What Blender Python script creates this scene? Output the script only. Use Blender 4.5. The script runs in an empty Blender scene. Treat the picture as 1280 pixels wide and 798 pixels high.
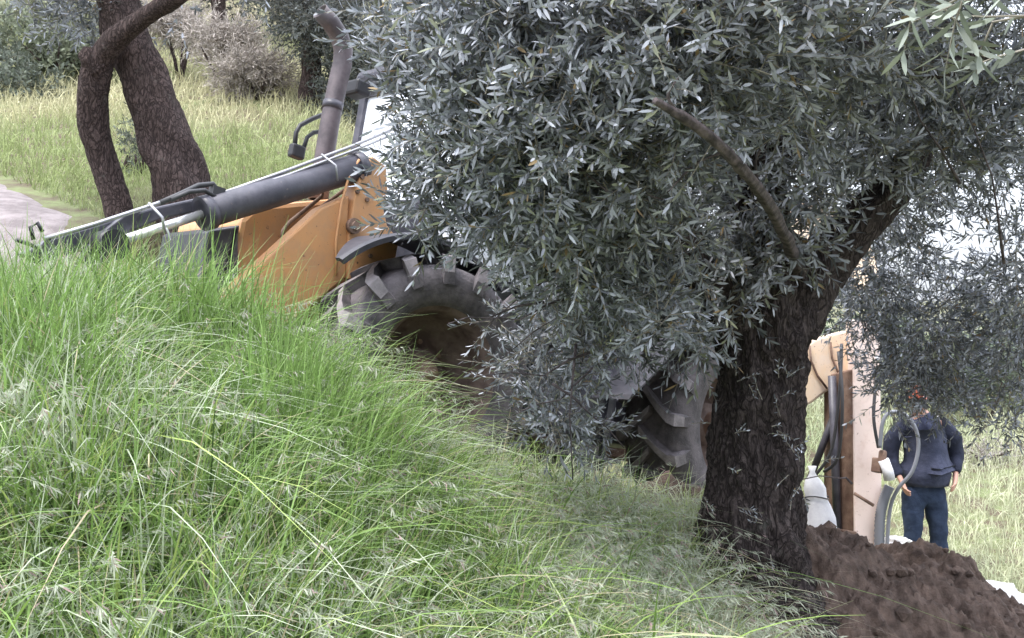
import bpy, bmesh, math, random
import numpy as np
from mathutils import Vector, Matrix, noise, Euler

random.seed(7)
rng = np.random.default_rng(11)
SC = bpy.context.scene
COL = SC.collection
R = math.radians

# ------------------------------------------------------------------ camera, sky, sun, exposure
FPX = 1400.0                      # focal length in pixels of the 1280 px wide photograph
CAM = Vector((0.0, 0.0, 1.6))
cd = bpy.data.cameras.new('camera'); cam = bpy.data.objects.new('camera', cd); COL.objects.link(cam)
cam.location = CAM; cam.rotation_euler = (R(90), 0, 0)
cd.sensor_width = 36; cd.lens = FPX / 1280 * 36; cd.clip_start = 0.05; cd.clip_end = 800
SC.camera = cam

SUN_EL, SUN_AZ = R(66), R(240)     # azimuth clockwise from +Y
w = bpy.data.worlds.new('World'); SC.world = w; w.use_nodes = True
nt = w.node_tree; nt.nodes.clear()
sky = nt.nodes.new('ShaderNodeTexSky'); sky.sky_type = 'NISHITA'; sky.sun_disc = False
sky.sun_elevation = SUN_EL; sky.sun_rotation = SUN_AZ; sky.dust_density = 4; sky.air_density = 1.0
mixc = nt.nodes.new('ShaderNodeMixRGB'); mixc.inputs[0].default_value = 0.72
mixc.inputs[2].default_value = (8.6, 9.2, 10.6, 1)       # bright overcast cloud
tcw = nt.nodes.new('ShaderNodeTexCoord'); sx = nt.nodes.new('ShaderNodeSeparateXYZ'); nt.links.new(tcw.outputs['Generated'], sx.inputs[0])
rp = nt.nodes.new('ShaderNodeValToRGB'); rp.color_ramp.elements[0].color = (3.7, 3.9, 4.3, 1); rp.color_ramp.elements[1].color = (16.5, 17.3, 19.4, 1)
rp.color_ramp.elements[0].position = 0.0; rp.color_ramp.elements[1].position = 0.9
nt.links.new(sx.outputs[2], rp.inputs[0]); nt.links.new(rp.outputs[0], mixc.inputs[2])
bg = nt.nodes.new('ShaderNodeBackground'); bg.inputs[1].default_value = 0.12
wo = nt.nodes.new('ShaderNodeOutputWorld')
nt.links.new(sky.outputs[0], mixc.inputs[1]); nt.links.new(mixc.outputs[0], bg.inputs[0]); nt.links.new(bg.outputs[0], wo.inputs[0])

sd = bpy.data.lights.new('sun', 'SUN'); sun = bpy.data.objects.new('sun', sd); COL.objects.link(sun)
sd.energy = 1.5; sd.angle = R(12); sd.color = (1.0, 0.95, 0.88)
sdir = Vector((math.sin(SUN_AZ) * math.cos(SUN_EL), math.cos(SUN_AZ) * math.cos(SUN_EL), math.sin(SUN_EL)))
sun.rotation_euler = sdir.to_track_quat('Z', 'Y').to_euler(); sun.location = (0, 0, 30)

vs = SC.view_settings
vs.view_transform = 'Standard'; vs.look = 'None'; vs.gamma = 1; vs.use_curve_mapping = False
vs.exposure = 1.3

# ------------------------------------------------------------------ helpers
def W(px, py, d):
    """a point of the place seen at photo pixel px, py and standing d metres away"""
    return Vector(((px - 640) / FPX * d, d, CAM.z - (py - 399) / FPX * d))

def tag(o, label=None, cat=None, group=None, kind=None):
    if label: o['label'] = label
    if cat: o['category'] = cat
    if group: o['group'] = group
    if kind: o['kind'] = kind
    return o

def empty(name, loc, rot=(0, 0, 0)):
    o = bpy.data.objects.new(name, None); COL.objects.link(o)
    o.location = loc; o.rotation_euler = rot; o.empty_display_size = 0.2
    return o

def link(name, me, mat, parent=None):
    o = bpy.data.objects.new(name, me); COL.objects.link(o)
    if mat is not None:
        for m in (mat if isinstance(mat, (list, tuple)) else [mat]): me.materials.append(m)
    if parent is not None: o.parent = parent
    return o

class MB:
    """collects shapes, then builds them as one mesh object"""
    def __init__(s): s.bm = bmesh.new()
    def box(s, c, size, rot=None, bevel=0.0):
        r = bmesh.ops.create_cube(s.bm, size=1)
        vs_ = r['verts']
        M = Matrix.Translation(Vector(c)) @ (rot.to_4x4() if rot is not None else Matrix.Identity(4)) @ Matrix.Diagonal((*size, 1))
        bmesh.ops.transform(s.bm, matrix=M, verts=vs_)
        if bevel:
            es = list({e for v in vs_ for e in v.link_edges})
            bmesh.ops.bevel(s.bm, geom=es, offset=bevel, segments=2, affect='EDGES', profile=.5)
        return s
    def tube(s, pts, rad, n=12, cap=True, sq=None):
        pts = [Vector(p) for p in pts]
        if not isinstance(rad, (list, tuple)): rad = [rad] * len(pts)
        rings = []; up = None
        for i, p in enumerate(pts):
            t = (pts[min(i + 1, len(pts) - 1)] - pts[max(i - 1, 0)]).normalized()
            if up is None:
                up = Vector((0, 0, 1)) if abs(t.z) < .9 else Vector((0, 1, 0))
            a = t.cross(up).normalized(); b = a.cross(t).normalized(); up = b
            rings.append([s.bm.verts.new(p + (a * math.cos(2 * math.pi * k / n) + b * math.sin(2 * math.pi * k / n)) * rad[i]) for k in range(n)])
        for i in range(len(rings) - 1):
            for k in range(n):
                f = s.bm.faces.new((rings[i][k], rings[i][(k + 1) % n], rings[i + 1][(k + 1) % n], rings[i + 1][k])); f.smooth = True
        if cap:
            s.bm.faces.new(rings[0][::-1]); s.bm.faces.new(rings[-1])
        return s
    def prism(s, poly, off, bevel=0.0):
        """closed outline of 3-D points, extruded by the vector off"""
        off = Vector(off)
        a = [s.bm.verts.new(Vector(p)) for p in poly]; b = [s.bm.verts.new(Vector(p) + off) for p in poly]
        n = len(a); fs = [s.bm.faces.new(a), s.bm.faces.new(b[::-1])]
        for k in range(n): fs.append(s.bm.faces.new((a[k], b[k], b[(k + 1) % n], a[(k + 1) % n])))
        bmesh.ops.recalc_face_normals(s.bm, faces=fs)
        if bevel:
            es = list({e for f in fs for e in f.edges})
            bmesh.ops.bevel(s.bm, geom=es, offset=bevel, segments=2, affect='EDGES', profile=.5)
        return s
    def lathe(s, prof, n=64, closed=False):
        """profile of (radius, y) turned about the local Y axis"""
        rings = [[s.bm.verts.new((r * math.cos(2 * math.pi * k / n), y, r * math.sin(2 * math.pi * k / n))) for k in range(n)] for r, y in prof]
        m = len(rings)
        for i in range(m if closed else m - 1):
            A, B = rings[i], rings[(i + 1) % m]
            for k in range(n):
                f = s.bm.faces.new((A[k], A[(k + 1) % n], B[(k + 1) % n], B[k])); f.smooth = True
        return s
    def build(s, name, mat, parent=None, loc=None):
        bmesh.ops.recalc_face_normals(s.bm, faces=s.bm.faces[:])
        me = bpy.data.meshes.new(name); s.bm.to_mesh(me); s.bm.free()
        o = link(name, me, mat, parent)
        if loc is not None: o.location = loc
        return o

def np_mesh(name, V, F3=None, F4=None, col=None, smooth=False):
    me = bpy.data.meshes.new(name)
    loops = []; starts = []; tot = []; s = 0
    for F, k in ((F3, 3), (F4, 4)):
        if F is None or len(F) == 0: continue
        loops.append(F.reshape(-1)); starts.append(s + np.arange(len(F)) * k); s += len(F) * k
    L = np.concatenate(loops).astype(np.int32); S = np.concatenate(starts).astype(np.int32)
    me.vertices.add(len(V)); me.vertices.foreach_set('co', V.astype(np.float32).reshape(-1))
    me.loops.add(len(L)); me.loops.foreach_set('vertex_index', L)
    me.polygons.add(len(S)); me.polygons.foreach_set('loop_start', S)
    me.update(calc_edges=True); me.validate()
    if smooth: me.polygons.foreach_set('use_smooth', np.ones(len(me.polygons), dtype=bool))
    if col is not None:
        a = me.color_attributes.new('tint', 'FLOAT_COLOR', 'POINT')
        c = np.ones((len(V), 4), np.float32); c[:, :3] = col; a.data.foreach_set('color', c.reshape(-1))
    return me

def norm(a): return a / np.maximum(np.linalg.norm(a, axis=-1, keepdims=True), 1e-9)
def rdir(n): return norm(rng.normal(size=(n, 3)))

def pnoise(x, y, f, seed=0):
    """smooth pseudo noise for arrays, about -1..1"""
    r = np.random.default_rng(seed); out = np.zeros_like(x, dtype=float)
    for i in range(7):
        a = r.uniform(0, 2 * math.pi); k = f * r.uniform(.6, 1.7); ph = r.uniform(0, 6.28)
        out += np.sin((x * math.cos(a) + y * math.sin(a)) * k + ph + 1.3 * np.sin((x * math.sin(a) - y * math.cos(a)) * k * .7 + ph * 2))
    return out / 3.2

# ------------------------------------------------------------------ materials
def mat(name, base, rough=.7, metal=0.0, noise_amt=.0, scale=8, col2=None, bump=0.0, bscale=30, attr=False, spec=.5, trans=0.0, back=None, stretch=None, fac=(.4, .62), detail=6):
    m = bpy.data.materials.new(name); m.use_nodes = True
    n = m.node_tree; N = n.nodes; L = n.links
    b = N['Principled BSDF']; b.inputs['Roughness'].default_value = rough; b.inputs['Metallic'].default_value = metal
    b.inputs['Specular IOR Level'].default_value = spec
    tc = N.new('ShaderNodeTexCoord'); src = tc.outputs['Object']
    if stretch:
        mp = N.new('ShaderNodeMapping'); mp.inputs['Scale'].default_value = stretch; L.new(src, mp.inputs[0]); src = mp.outputs[0]
    out = None
    if attr:
        at = N.new('ShaderNodeAttribute'); at.attribute_name = 'tint'; out = at.outputs['Color']
    if col2 is not None:
        t = N.new('ShaderNodeTexNoise'); t.inputs['Scale'].default_value = scale; t.inputs['Detail'].default_value = detail; t.inputs['Roughness'].default_value = .62
        L.new(src, t.inputs[0])
        r = N.new('ShaderNodeValToRGB'); r.color_ramp.elements[0].position = fac[0]; r.color_ramp.elements[1].position = fac[1]
        r.color_ramp.elements[0].color = (*base, 1); r.color_ramp.elements[1].color = (*col2, 1)
        L.new(t.outputs[0], r.inputs[0])
        if out is None: out = r.outputs[0]
        else:
            mx = N.new('ShaderNodeMixRGB'); mx.blend_type = 'MULTIPLY'; mx.inputs[0].default_value = 1
            L.new(out, mx.inputs[1]); L.new(r.outputs[0], mx.inputs[2]); out = mx.outputs[0]
    if back is not None:
        g = N.new('ShaderNodeNewGeometry'); mx = N.new('ShaderNodeMixRGB')
        L.new(g.outputs['Backfacing'], mx.inputs[0])
        if out is not None: L.new(out, mx.inputs[1])
        else: mx.inputs[1].default_value = (*base, 1)
        mx.inputs[2].default_value = (*back, 1); out = mx.outputs[0]
    if out is not None: L.new(out, b.inputs['Base Color'])
    else: b.inputs['Base Color'].default_value = (*base, 1)
    if bump:
        t2 = N.new('ShaderNodeTexNoise'); t2.inputs['Scale'].default_value = bscale; t2.inputs['Detail'].default_value = 8; t2.inputs['Roughness'].default_value = .65
        L.new(src, t2.inputs[0])
        bp = N.new('ShaderNodeBump'); bp.inputs['Strength'].default_value = bump; bp.inputs['Distance'].default_value = .03
        L.new(t2.outputs[0], bp.inputs['Height']); L.new(bp.outputs[0], b.inputs['Normal'])
    if trans:
        tr = N.new('ShaderNodeBsdfTranslucent'); mxs = N.new('ShaderNodeMixShader'); mxs.inputs[0].default_value = trans
        if out is not None: L.new(out, tr.inputs[0])
        else: tr.inputs[0].default_value = (*base, 1)
        L.new(b.outputs[0], mxs.inputs[1]); L.new(tr.outputs[0], mxs.inputs[2]); L.new(mxs.outputs[0], N['Material Output'].inputs[0])
    return m

M = {}
M['soil_ground'] = mat('ground', (.10, .075, .05), .95, col2=(.16, .19, .08), scale=3, bump=.6, bscale=12)
M['grass'] = mat('grass_blades', (1, 1, 1), .5, attr=True, spec=.35, trans=.3)
M['seed'] = mat('seed_heads', (1, 1, 1), .6, attr=True, spec=.3, trans=.35)
M['hillgrass'] = mat('hill_grass', (1, 1, 1), .8, attr=True, spec=.1, trans=.3)
M['leaf'] = mat('olive_leaf', (1, 1, 1), .6, attr=True, spec=.3, trans=.08)
M['bgleaf'] = mat('background_leaf', (1, 1, 1), .7, attr=True, spec=.2, trans=.2)
def bark(name, dark, mid, pale, sc, lichen):
    m = bpy.data.materials.new(name); m.use_nodes = True; N = m.node_tree.nodes; L = m.node_tree.links
    b = N['Principled BSDF']; b.inputs['Roughness'].default_value = .95; b.inputs['Specular IOR Level'].default_value = .2
    tc = N.new('ShaderNodeTexCoord'); mp = N.new('ShaderNodeMapping'); mp.inputs['Scale'].default_value = (1, 1, .38); L.new(tc.outputs['Object'], mp.inputs[0])
    wn = N.new('ShaderNodeTexNoise'); wn.inputs['Scale'].default_value = sc * .35; wn.inputs['Detail'].default_value = 4; L.new(mp.outputs[0], wn.inputs[0])
    ad = N.new('ShaderNodeMixRGB'); ad.blend_type = 'LINEAR_LIGHT'; ad.inputs[0].default_value = .12; L.new(mp.outputs[0], ad.inputs[1]); L.new(wn.outputs['Color'], ad.inputs[2])
    vo = N.new('ShaderNodeTexVoronoi'); vo.feature = 'DISTANCE_TO_EDGE'; vo.inputs['Scale'].default_value = sc; L.new(ad.outputs[0], vo.inputs[0])
    fine = N.new('ShaderNodeTexNoise'); fine.inputs['Scale'].default_value = sc * 2.2; fine.inputs['Detail'].default_value = 12; fine.inputs['Roughness'].default_value = .72; L.new(ad.outputs[0], fine.inputs[0])
    cr = N.new('ShaderNodeValToRGB'); cr.color_ramp.elements[0].position = 0; cr.color_ramp.elements[0].color = (.42, .42, .42, 1); cr.color_ramp.elements[1].position = .16; L.new(vo.outputs['Distance'], cr.inputs[0])
    mu = N.new('ShaderNodeMath'); mu.operation = 'MULTIPLY'; L.new(cr.outputs[0], mu.inputs[0]); L.new(fine.outputs[0], mu.inputs[1])
    co = N.new('ShaderNodeValToRGB'); co.color_ramp.elements[0].color = (*dark, 1); co.color_ramp.elements[0].position = .12; co.color_ramp.elements[1].color = (*pale, 1); co.color_ramp.elements[1].position = .68
    e = co.color_ramp.elements.new(.42); e.color = (*mid, 1); L.new(mu.outputs[0], co.inputs[0])
    ln = N.new('ShaderNodeTexNoise'); ln.inputs['Scale'].default_value = 5; ln.inputs['Detail'].default_value = 12; ln.inputs['Roughness'].default_value = .8; L.new(tc.outputs['Object'], ln.inputs[0])
    lr = N.new('ShaderNodeValToRGB'); lr.color_ramp.elements[0].position = .58; lr.color_ramp.elements[1].position = .66; L.new(ln.outputs[0], lr.inputs[0])
    mx = N.new('ShaderNodeMixRGB'); L.new(lr.outputs[0], mx.inputs[0]); L.new(co.outputs[0], mx.inputs[1]); mx.inputs[2].default_value = (*lichen, 1); L.new(mx.outputs[0], b.inputs['Base Color'])
    bp = N.new('ShaderNodeBump'); bp.inputs['Strength'].default_value = 1; bp.inputs['Distance'].default_value = .035; L.new(mu.outputs[0], bp.inputs['Height']); L.new(bp.outputs[0], b.inputs['Normal'])
    return m
M['bark'] = bark('olive_bark', (.015, .012, .012), (.070, .056, .056), (.19, .155, .15), 26, (.10, .10, .09))
M['bark_far'] = bark('pale_olive_bark', (.016, .012, .012), (.085, .062, .058), (.21, .155, .145), 26, (.15, .13, .12))
M['branch'] = mat('smooth_branch_bark', (.035, .028, .03), .85, col2=(.13, .105, .11), scale=26, bump=.4, bscale=40)
M['twig'] = mat('twig', (.26, .24, .20), .8)
M['orange'] = mat('orange_paint', (.60, .305, .13), .5, col2=(.44, .26, .15), scale=7, bump=.08, bscale=60, fac=(.42, .80), detail=12)
def weather(m, chip, dust, cs=38, ds=2.6):
    N = m.node_tree.nodes; L = m.node_tree.links; b = N['Principled BSDF']; src = b.inputs['Base Color'].links[0].from_socket
    tc = N.new('ShaderNodeTexCoord')
    for sc, lo, hi, colr, k in ((ds, .50, .72, dust, .65), (cs, .63, .66, chip, .9), (cs * .35, .66, .69, chip, .8)):
        t = N.new('ShaderNodeTexNoise'); t.inputs['Scale'].default_value = sc; t.inputs['Detail'].default_value = 10; t.inputs['Roughness'].default_value = .7; L.new(tc.outputs['Object'], t.inputs[0])
        rm_ = N.new('ShaderNodeMapRange'); rm_.inputs['From Min'].default_value = lo; rm_.inputs['From Max'].default_value = hi; rm_.inputs['To Max'].default_value = k; L.new(t.outputs[0], rm_.inputs[0])
        mx = N.new('ShaderNodeMixRGB'); L.new(rm_.outputs[0], mx.inputs[0]); L.new(src, mx.inputs[1]); mx.inputs[2].default_value = (*colr, 1); src = mx.outputs[0]
    L.new(src, b.inputs['Base Color'])
weather(M['orange'], (.10, .06, .045), (.42, .30, .20))
M['boompaint'] = mat('bloom_pale_orange_paint', (.90, .68, .46), .5, col2=(.88, .74, .62), scale=6, fac=(.35, .7), bump=.05)  # lens bloom on the boom painted in as a paler orange
M['pinklit'] = mat('sunlit_pink_paint', (.90, .74, .68), .5, col2=(.66, .46, .38), scale=5, fac=(.55, .85), bump=.05)  # light falling on the dipper painted into its pale pink
M['darkpaint'] = mat('dusty_dark_steel', (.045, .045, .06), .45, col2=(.11, .105, .13), scale=7, bump=.05, fac=(.4, .75))
M['fenderpl'] = mat('black_plastic_fender', (.035, .035, .045), .5, col2=(.09, .085, .10), scale=6, fac=(.4, .75))
weather(M['boompaint'], (.25, .13, .08), (.62, .50, .40)); weather(M['pinklit'], (.30, .17, .12), (.62, .50, .44), 30, 3)
M['brown'] = mat('rusty_and_shaded_brown_steel', (.13, .075, .055), .75, col2=(.23, .15, .11), scale=8, bump=.2)  # rusty steel; also paints the shaded side of the dipper
M['rim'] = mat('dusty_rim', (.085, .055, .048), .75, col2=(.20, .145, .125), scale=6, bump=.1)
weather(M['brown'], (.05, .035, .03), (.30, .24, .20)); weather(M['darkpaint'], (.16, .13, .12), (.15, .14, .155), 45, 3)
M['rubber'] = mat('dusty_rubber', (.06, .055, .06), .8, col2=(.17, .15, .16), scale=9, bump=.35, bscale=45, fac=(.35, .7))
M['lug'] = mat('worn_lug_rubber', (.17, .155, .165), .75, col2=(.33, .30, .31), scale=10, bump=.3, bscale=50, fac=(.35, .7))
M['exhaust'] = mat('rusty_exhaust', (.06, .048, .054), .5, col2=(.115, .092, .10), scale=9, bump=.1)
M['black'] = mat('black_plastic', (.02, .02, .025), .5)
M['hole'] = mat('soot_and_hole_black', (.006, .006, .006), .95)
M['chrome'] = mat('bright_chrome_rod', (.92, .91, .90), .22, metal=.6)
M['steel'] = mat('galvanised_tube', (.42, .42, .44), .4, metal=.7)
M['hose'] = mat('rubber_hose', (.05, .05, .055), .55)
M['greyhose'] = mat('corrugated_grey_hose', (.20, .21, .24), .4)
M['white'] = mat('white_plastic', (.74, .74, .76), .6, col2=(.62, .62, .66), scale=12, bump=.25, bscale=14)
M['skin'] = mat('skin', (.52, .30, .23), .55)
M['navy'] = mat('navy_fleece', (.010, .013, .030), .95, col2=(.018, .023, .048), scale=14, bump=.5, bscale=16)
M['denim'] = mat('blue_work_trousers', (.014, .026, .058), .95, col2=(.028, .045, .09), scale=10, bump=.5, bscale=14)
M['vest'] = mat('slate_blue_fleece', (.022, .028, .058), .9, col2=(.045, .052, .092), scale=9, bump=.4, bscale=14)
M['boot'] = mat('boot_leather', (.05, .035, .025), .7)
M['cap'] = mat('orange_red_cap', (.62, .13, .05), .8)
M['hair'] = mat('dark_hair', (.03, .022, .018), .8)
M['soil'] = mat('dug_soil', (.042, .028, .022), .97, col2=(.20, .140, .112), scale=11, bump=1.0, bscale=28, fac=(.3, .75), detail=10)
M['path'] = mat('dusty_track', (.17, .145, .145), .95, col2=(.28, .245, .245), scale=5, bump=.7, bscale=18)
M['rock'] = mat('pale_limestone', (.62, .60, .58), .9, col2=(.78, .76, .74), scale=7, bump=.6, bscale=12)
gm = bpy.data.materials.new('sky_white_cab_glass'); gm.use_nodes = True
b = gm.node_tree.nodes['Principled BSDF']; b.inputs['Base Color'].default_value = (.88, .92, .98, 1); b.inputs['Roughness'].default_value = .25  # bright sky reflection painted in as a near-white base
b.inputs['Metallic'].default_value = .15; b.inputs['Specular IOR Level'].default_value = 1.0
M['skyglass'] = gm

# ------------------------------------------------------------------ terrain
def sm(t): t = np.clip(t, 0, 1); return t * t * (3 - 2 * t)
CX = [-9, -4, -2.3, -1.5, -.86, -.16, .4, .9, 1.2, 1.8, 3, 9]
CZ = [2.7, 1.80, 1.50, 1.42, 1.10, .52, .33, .20, .02, -.16, -.45, -.8]
def ground(x, y):
    x = np.asarray(x, float); y = np.asarray(y, float)
    base = .61 - .148 * ((x + .36) + (y - 6.3)) - .25 * np.clip(x - 1.5, 0, 3)
    base = np.clip(base, -.85, 3.0)
    Rt = -.85 + .15 * np.clip(y - 11.5, 0, 12.5) + .018 * np.maximum(0, y - 24)
    Lt = np.interp(y, [7, 9, 12, 18, 26, 45, 90, 400], [1.6, 2.40, 3.35, 5.6, 9.3, 17, 28, 60])
    wl = 1 - sm((x / np.maximum(y, 4) + .2) / .42)
    hill = Rt * (1 - wl) + Lt * wl
    s = ((-x + y) - 9.9) / 1.414
    h = base + sm(s / 1.7) * (hill - base)
    wr = sm((x - 3.3) / 2.0) * sm((y - 9) / 3)
    h = h * (1 - wr) + np.where(s > 0, h, Rt) * wr
    C = np.interp(x, CX, CZ)
    near = C * np.clip(y / 5.0, -.3, 1.0)
    wb = sm((y - 5.0) / 1.1)
    h = near * (1 - wb) + h * wb
    h = h + .035 * pnoise(x, y, 2.2, 3) * sm((y + 1) / 3) + .12 * pnoise(x, y, .5, 5) * sm((y - 12) / 8)
    return h
def gz(x, y): return float(ground(np.array([x]), np.array([y]))[0])

xs = np.concatenate([np.linspace(-300, -20, 40)[:-1], np.linspace(-20, -5, 50)[:-1], np.linspace(-5, 5, 130)[:-1], np.linspace(5, 20, 50)[:-1], np.linspace(20, 300, 40)])
ys = np.concatenate([np.linspace(-60, -2, 20)[:-1], np.linspace(-2, 14, 190)[:-1], np.linspace(14, 40, 80)[:-1], np.linspace(40, 500, 50)])
X, Y = np.meshgrid(xs, ys, indexing='ij'); Z = ground(X, Y)
def grid_faces(nx, ny):
    i, j = np.meshgrid(np.arange(nx - 1), np.arange(ny - 1), indexing='ij'); a = (i * ny + j).reshape(-1)
    return np.stack([a, a + ny, a + ny + 1, a + 1], 1)
me = np_mesh('hillside_ground', np.stack([X, Y, Z], -1).reshape(-1, 3), F4=grid_faces(len(xs), len(ys)), smooth=True)
tag(link('hillside_ground', me, M['soil_ground']), kind='structure')

# pale dusty track on the left, above the bank
t = np.linspace(0, 1, 60); u = np.linspace(-1, 1, 14)
T, U = np.meshgrid(t, u, indexing='ij')
cx = -11.5 + T * 8.6; cy = 9.85 - 1.07 * (cx + 5.35)
PX = cx + .73 * U * (.92 + .05 * np.sin(T * 23)); PY = cy + .682 * U * (.92 + .05 * np.sin(T * 19))
PZ = ground(PX, PY) + .02 - .05 * np.abs(U) ** 6 + .012 * pnoise(PX, PY, 9, 8)
me = np_mesh('dirt_track', np.stack([PX, PY, PZ], -1).reshape(-1, 3), F4=grid_faces(60, 14), smooth=True)
tag(link('dirt_track', me, M['path']), kind='structure')

# ------------------------------------------------------------------ foliage generators
def leaf_arrays(P, D, Nn, L, Wd, curl=.12):
    """P base, D direction, Nn normal, L length, Wd width (arrays) -> verts, tris, quads"""
    S = norm(np.cross(D, Nn)); L = L[:, None]; Wd = Wd[:, None]
    v = np.stack([P,
                  P + D * L * .35 + S * Wd * .5, P + D * L * .35 - S * Wd * .5,
                  P + D * L * .72 + S * Wd * .42 - Nn * L * curl * .5, P + D * L * .72 - S * Wd * .42 - Nn * L * curl * .5,
                  P + D * L - Nn * L * curl], 1)
    n = len(P); b = (np.arange(n) * 6)[:, None]
    f3 = np.concatenate([b + np.array([[0, 2, 1]]), b + np.array([[3, 4, 5]])]); f4 = b + np.array([[1, 2, 4, 3]])
    return v.reshape(-1, 3), f3, f4

def twigs(O, D, Lt, pairs, leafL, leafW, colf, spread=50):
    """leafy twigs: O origins, D directions, Lt lengths"""
    n = len(O)
    ref = norm(np.cross(D, rdir(n))); ref2 = np.cross(D, ref)
    Ps, Ds, Ns, Ls, Ws, Cs = [], [], [], [], [], []
    tone = rng.uniform(.75, 1.2, n)
    bend = rdir(n) * .25
    for i in range(pairs):
        tt = .15 + .85 * (i + .5 * rng.random(n)) / pairs
        pos = O + D * (Lt * tt)[:, None] + bend * (Lt * tt ** 2)[:, None]
        for sg in (-1, 1):
            s = (ref if i % 2 == 0 else ref2) * sg + .35 * rdir(n); s = norm(s - D * np.sum(s * D, 1, keepdims=True))
            a = np.radians(spread * (1.1 - .55 * tt) + rng.normal(0, 9, n))[:, None]
            ld = norm(D * np.cos(a) + s * np.sin(a)); nn = norm(D - ld * np.sum(D * ld, 1, keepdims=True) + .3 * rdir(n))
            nn = norm(nn - ld * np.sum(nn * ld, 1, keepdims=True))
            Ps.append(pos); Ds.append(ld); Ns.append(nn)
            ll = leafL * rng.uniform(.45, 1.25, n) * (1.05 - .35 * np.abs(tt - .5)); Ls.append(ll); Ws.append(leafW * rng.uniform(.8, 1.2, n)); Cs.append(tone * rng.uniform(.85, 1.15, n))
    P = np.concatenate(Ps); c = colf(len(P), np.concatenate(Cs))
    v, f3, f4 = leaf_arrays(P, np.concatenate(Ds), np.concatenate(Ns), np.concatenate(Ls), np.concatenate(Ws))
    # stems
    k = 4; ends = [O, O + D * (Lt * .5)[:, None] + bend * (Lt * .25)[:, None], O + D * Lt[:, None] + bend * Lt[:, None]]
    sv = []
    for q, e in enumerate(ends):
        r_ = .0030 - .0011 * q
        sv.append(np.stack([e + ref * r_, e - ref * r_ * .5 + ref2 * r_ * .87, e - ref * r_ * .5 - ref2 * r_ * .87], 1))
    sv = np.stack(sv, 1).reshape(-1, 3); b = (np.arange(n) * 9)[:, None]
    sf = np.concatenate([b + np.array([[q * 3 + a, q * 3 + (a + 1) % 3, q * 3 + 3 + (a + 1) % 3, q * 3 + 3 + a]]) for q in range(2) for a in range(3)])
    return (v, f3, f4, np.repeat(c, 6, 0)), (sv, sf)

def olive_col(n, t):
    top = np.array([.165, .18, .19]); sil = np.array([.43, .455, .51]); yl = np.array([.26, .28, .20])
    r = rng.random(n)[:, None]
    c = np.where(r < .50, sil, np.where(r < .92, top, yl)) * t[:, None] * rng.uniform(.7, 1.25, (n, 1))
    c = np.where(rng.random((n, 1)) < .012, np.array([.30, .22, .12]), c)
    return c

class Foliage:
    def __init__(s): s.V = []; s.F3 = []; s.F4 = []; s.C = []; s.SV = []; s.SF = []; s.n = 0; s.m = 0
    def add(s, res):
        (v, f3, f4, c), (sv, sf) = res
        s.V.append(v); s.F3.append(f3 + s.n); s.F4.append(f4 + s.n); s.C.append(c); s.n += len(v)
        s.SV.append(sv); s.SF.append(sf + s.m); s.m += len(sv)
    def clump(s, c, r, n, leafL=.06, leafW=.012, pairs=7, tl=(.12, .26), colf=olive_col, updir=.25, centre=None, spread=50, droop=0):
        c = np.array(c, float); r = np.array(r if isinstance(r, (list, tuple)) else (r, r, r), float)
        u = rdir(n); rad = rng.random(n)[:, None] ** .45
        O = c + u * rad * r * (1 + .22 * np.sin(u[:, :1] * 7 + u[:, 2:3] * 5 + c[0]))
        D = norm(.75 * u + .75 * rdir(n) + np.array([0, -.15, updir - droop]))
        s.add(twigs(O, D, rng.uniform(*tl, n), pairs, leafL, leafW, colf, spread))
    def build(s, parent, lmat, tmat=None, lname='crown', tname='twigs'):
        o = link(lname, np_mesh(lname, np.concatenate(s.V), np.concatenate(s.F3), np.concatenate(s.F4), np.concatenate(s.C)), lmat, parent)
        p = None
        if tmat is not None:
            p = link(tname, np_mesh(tname, np.concatenate(s.SV), None, np.concatenate(s.SF)), tmat, parent)
        return o, p

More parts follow.
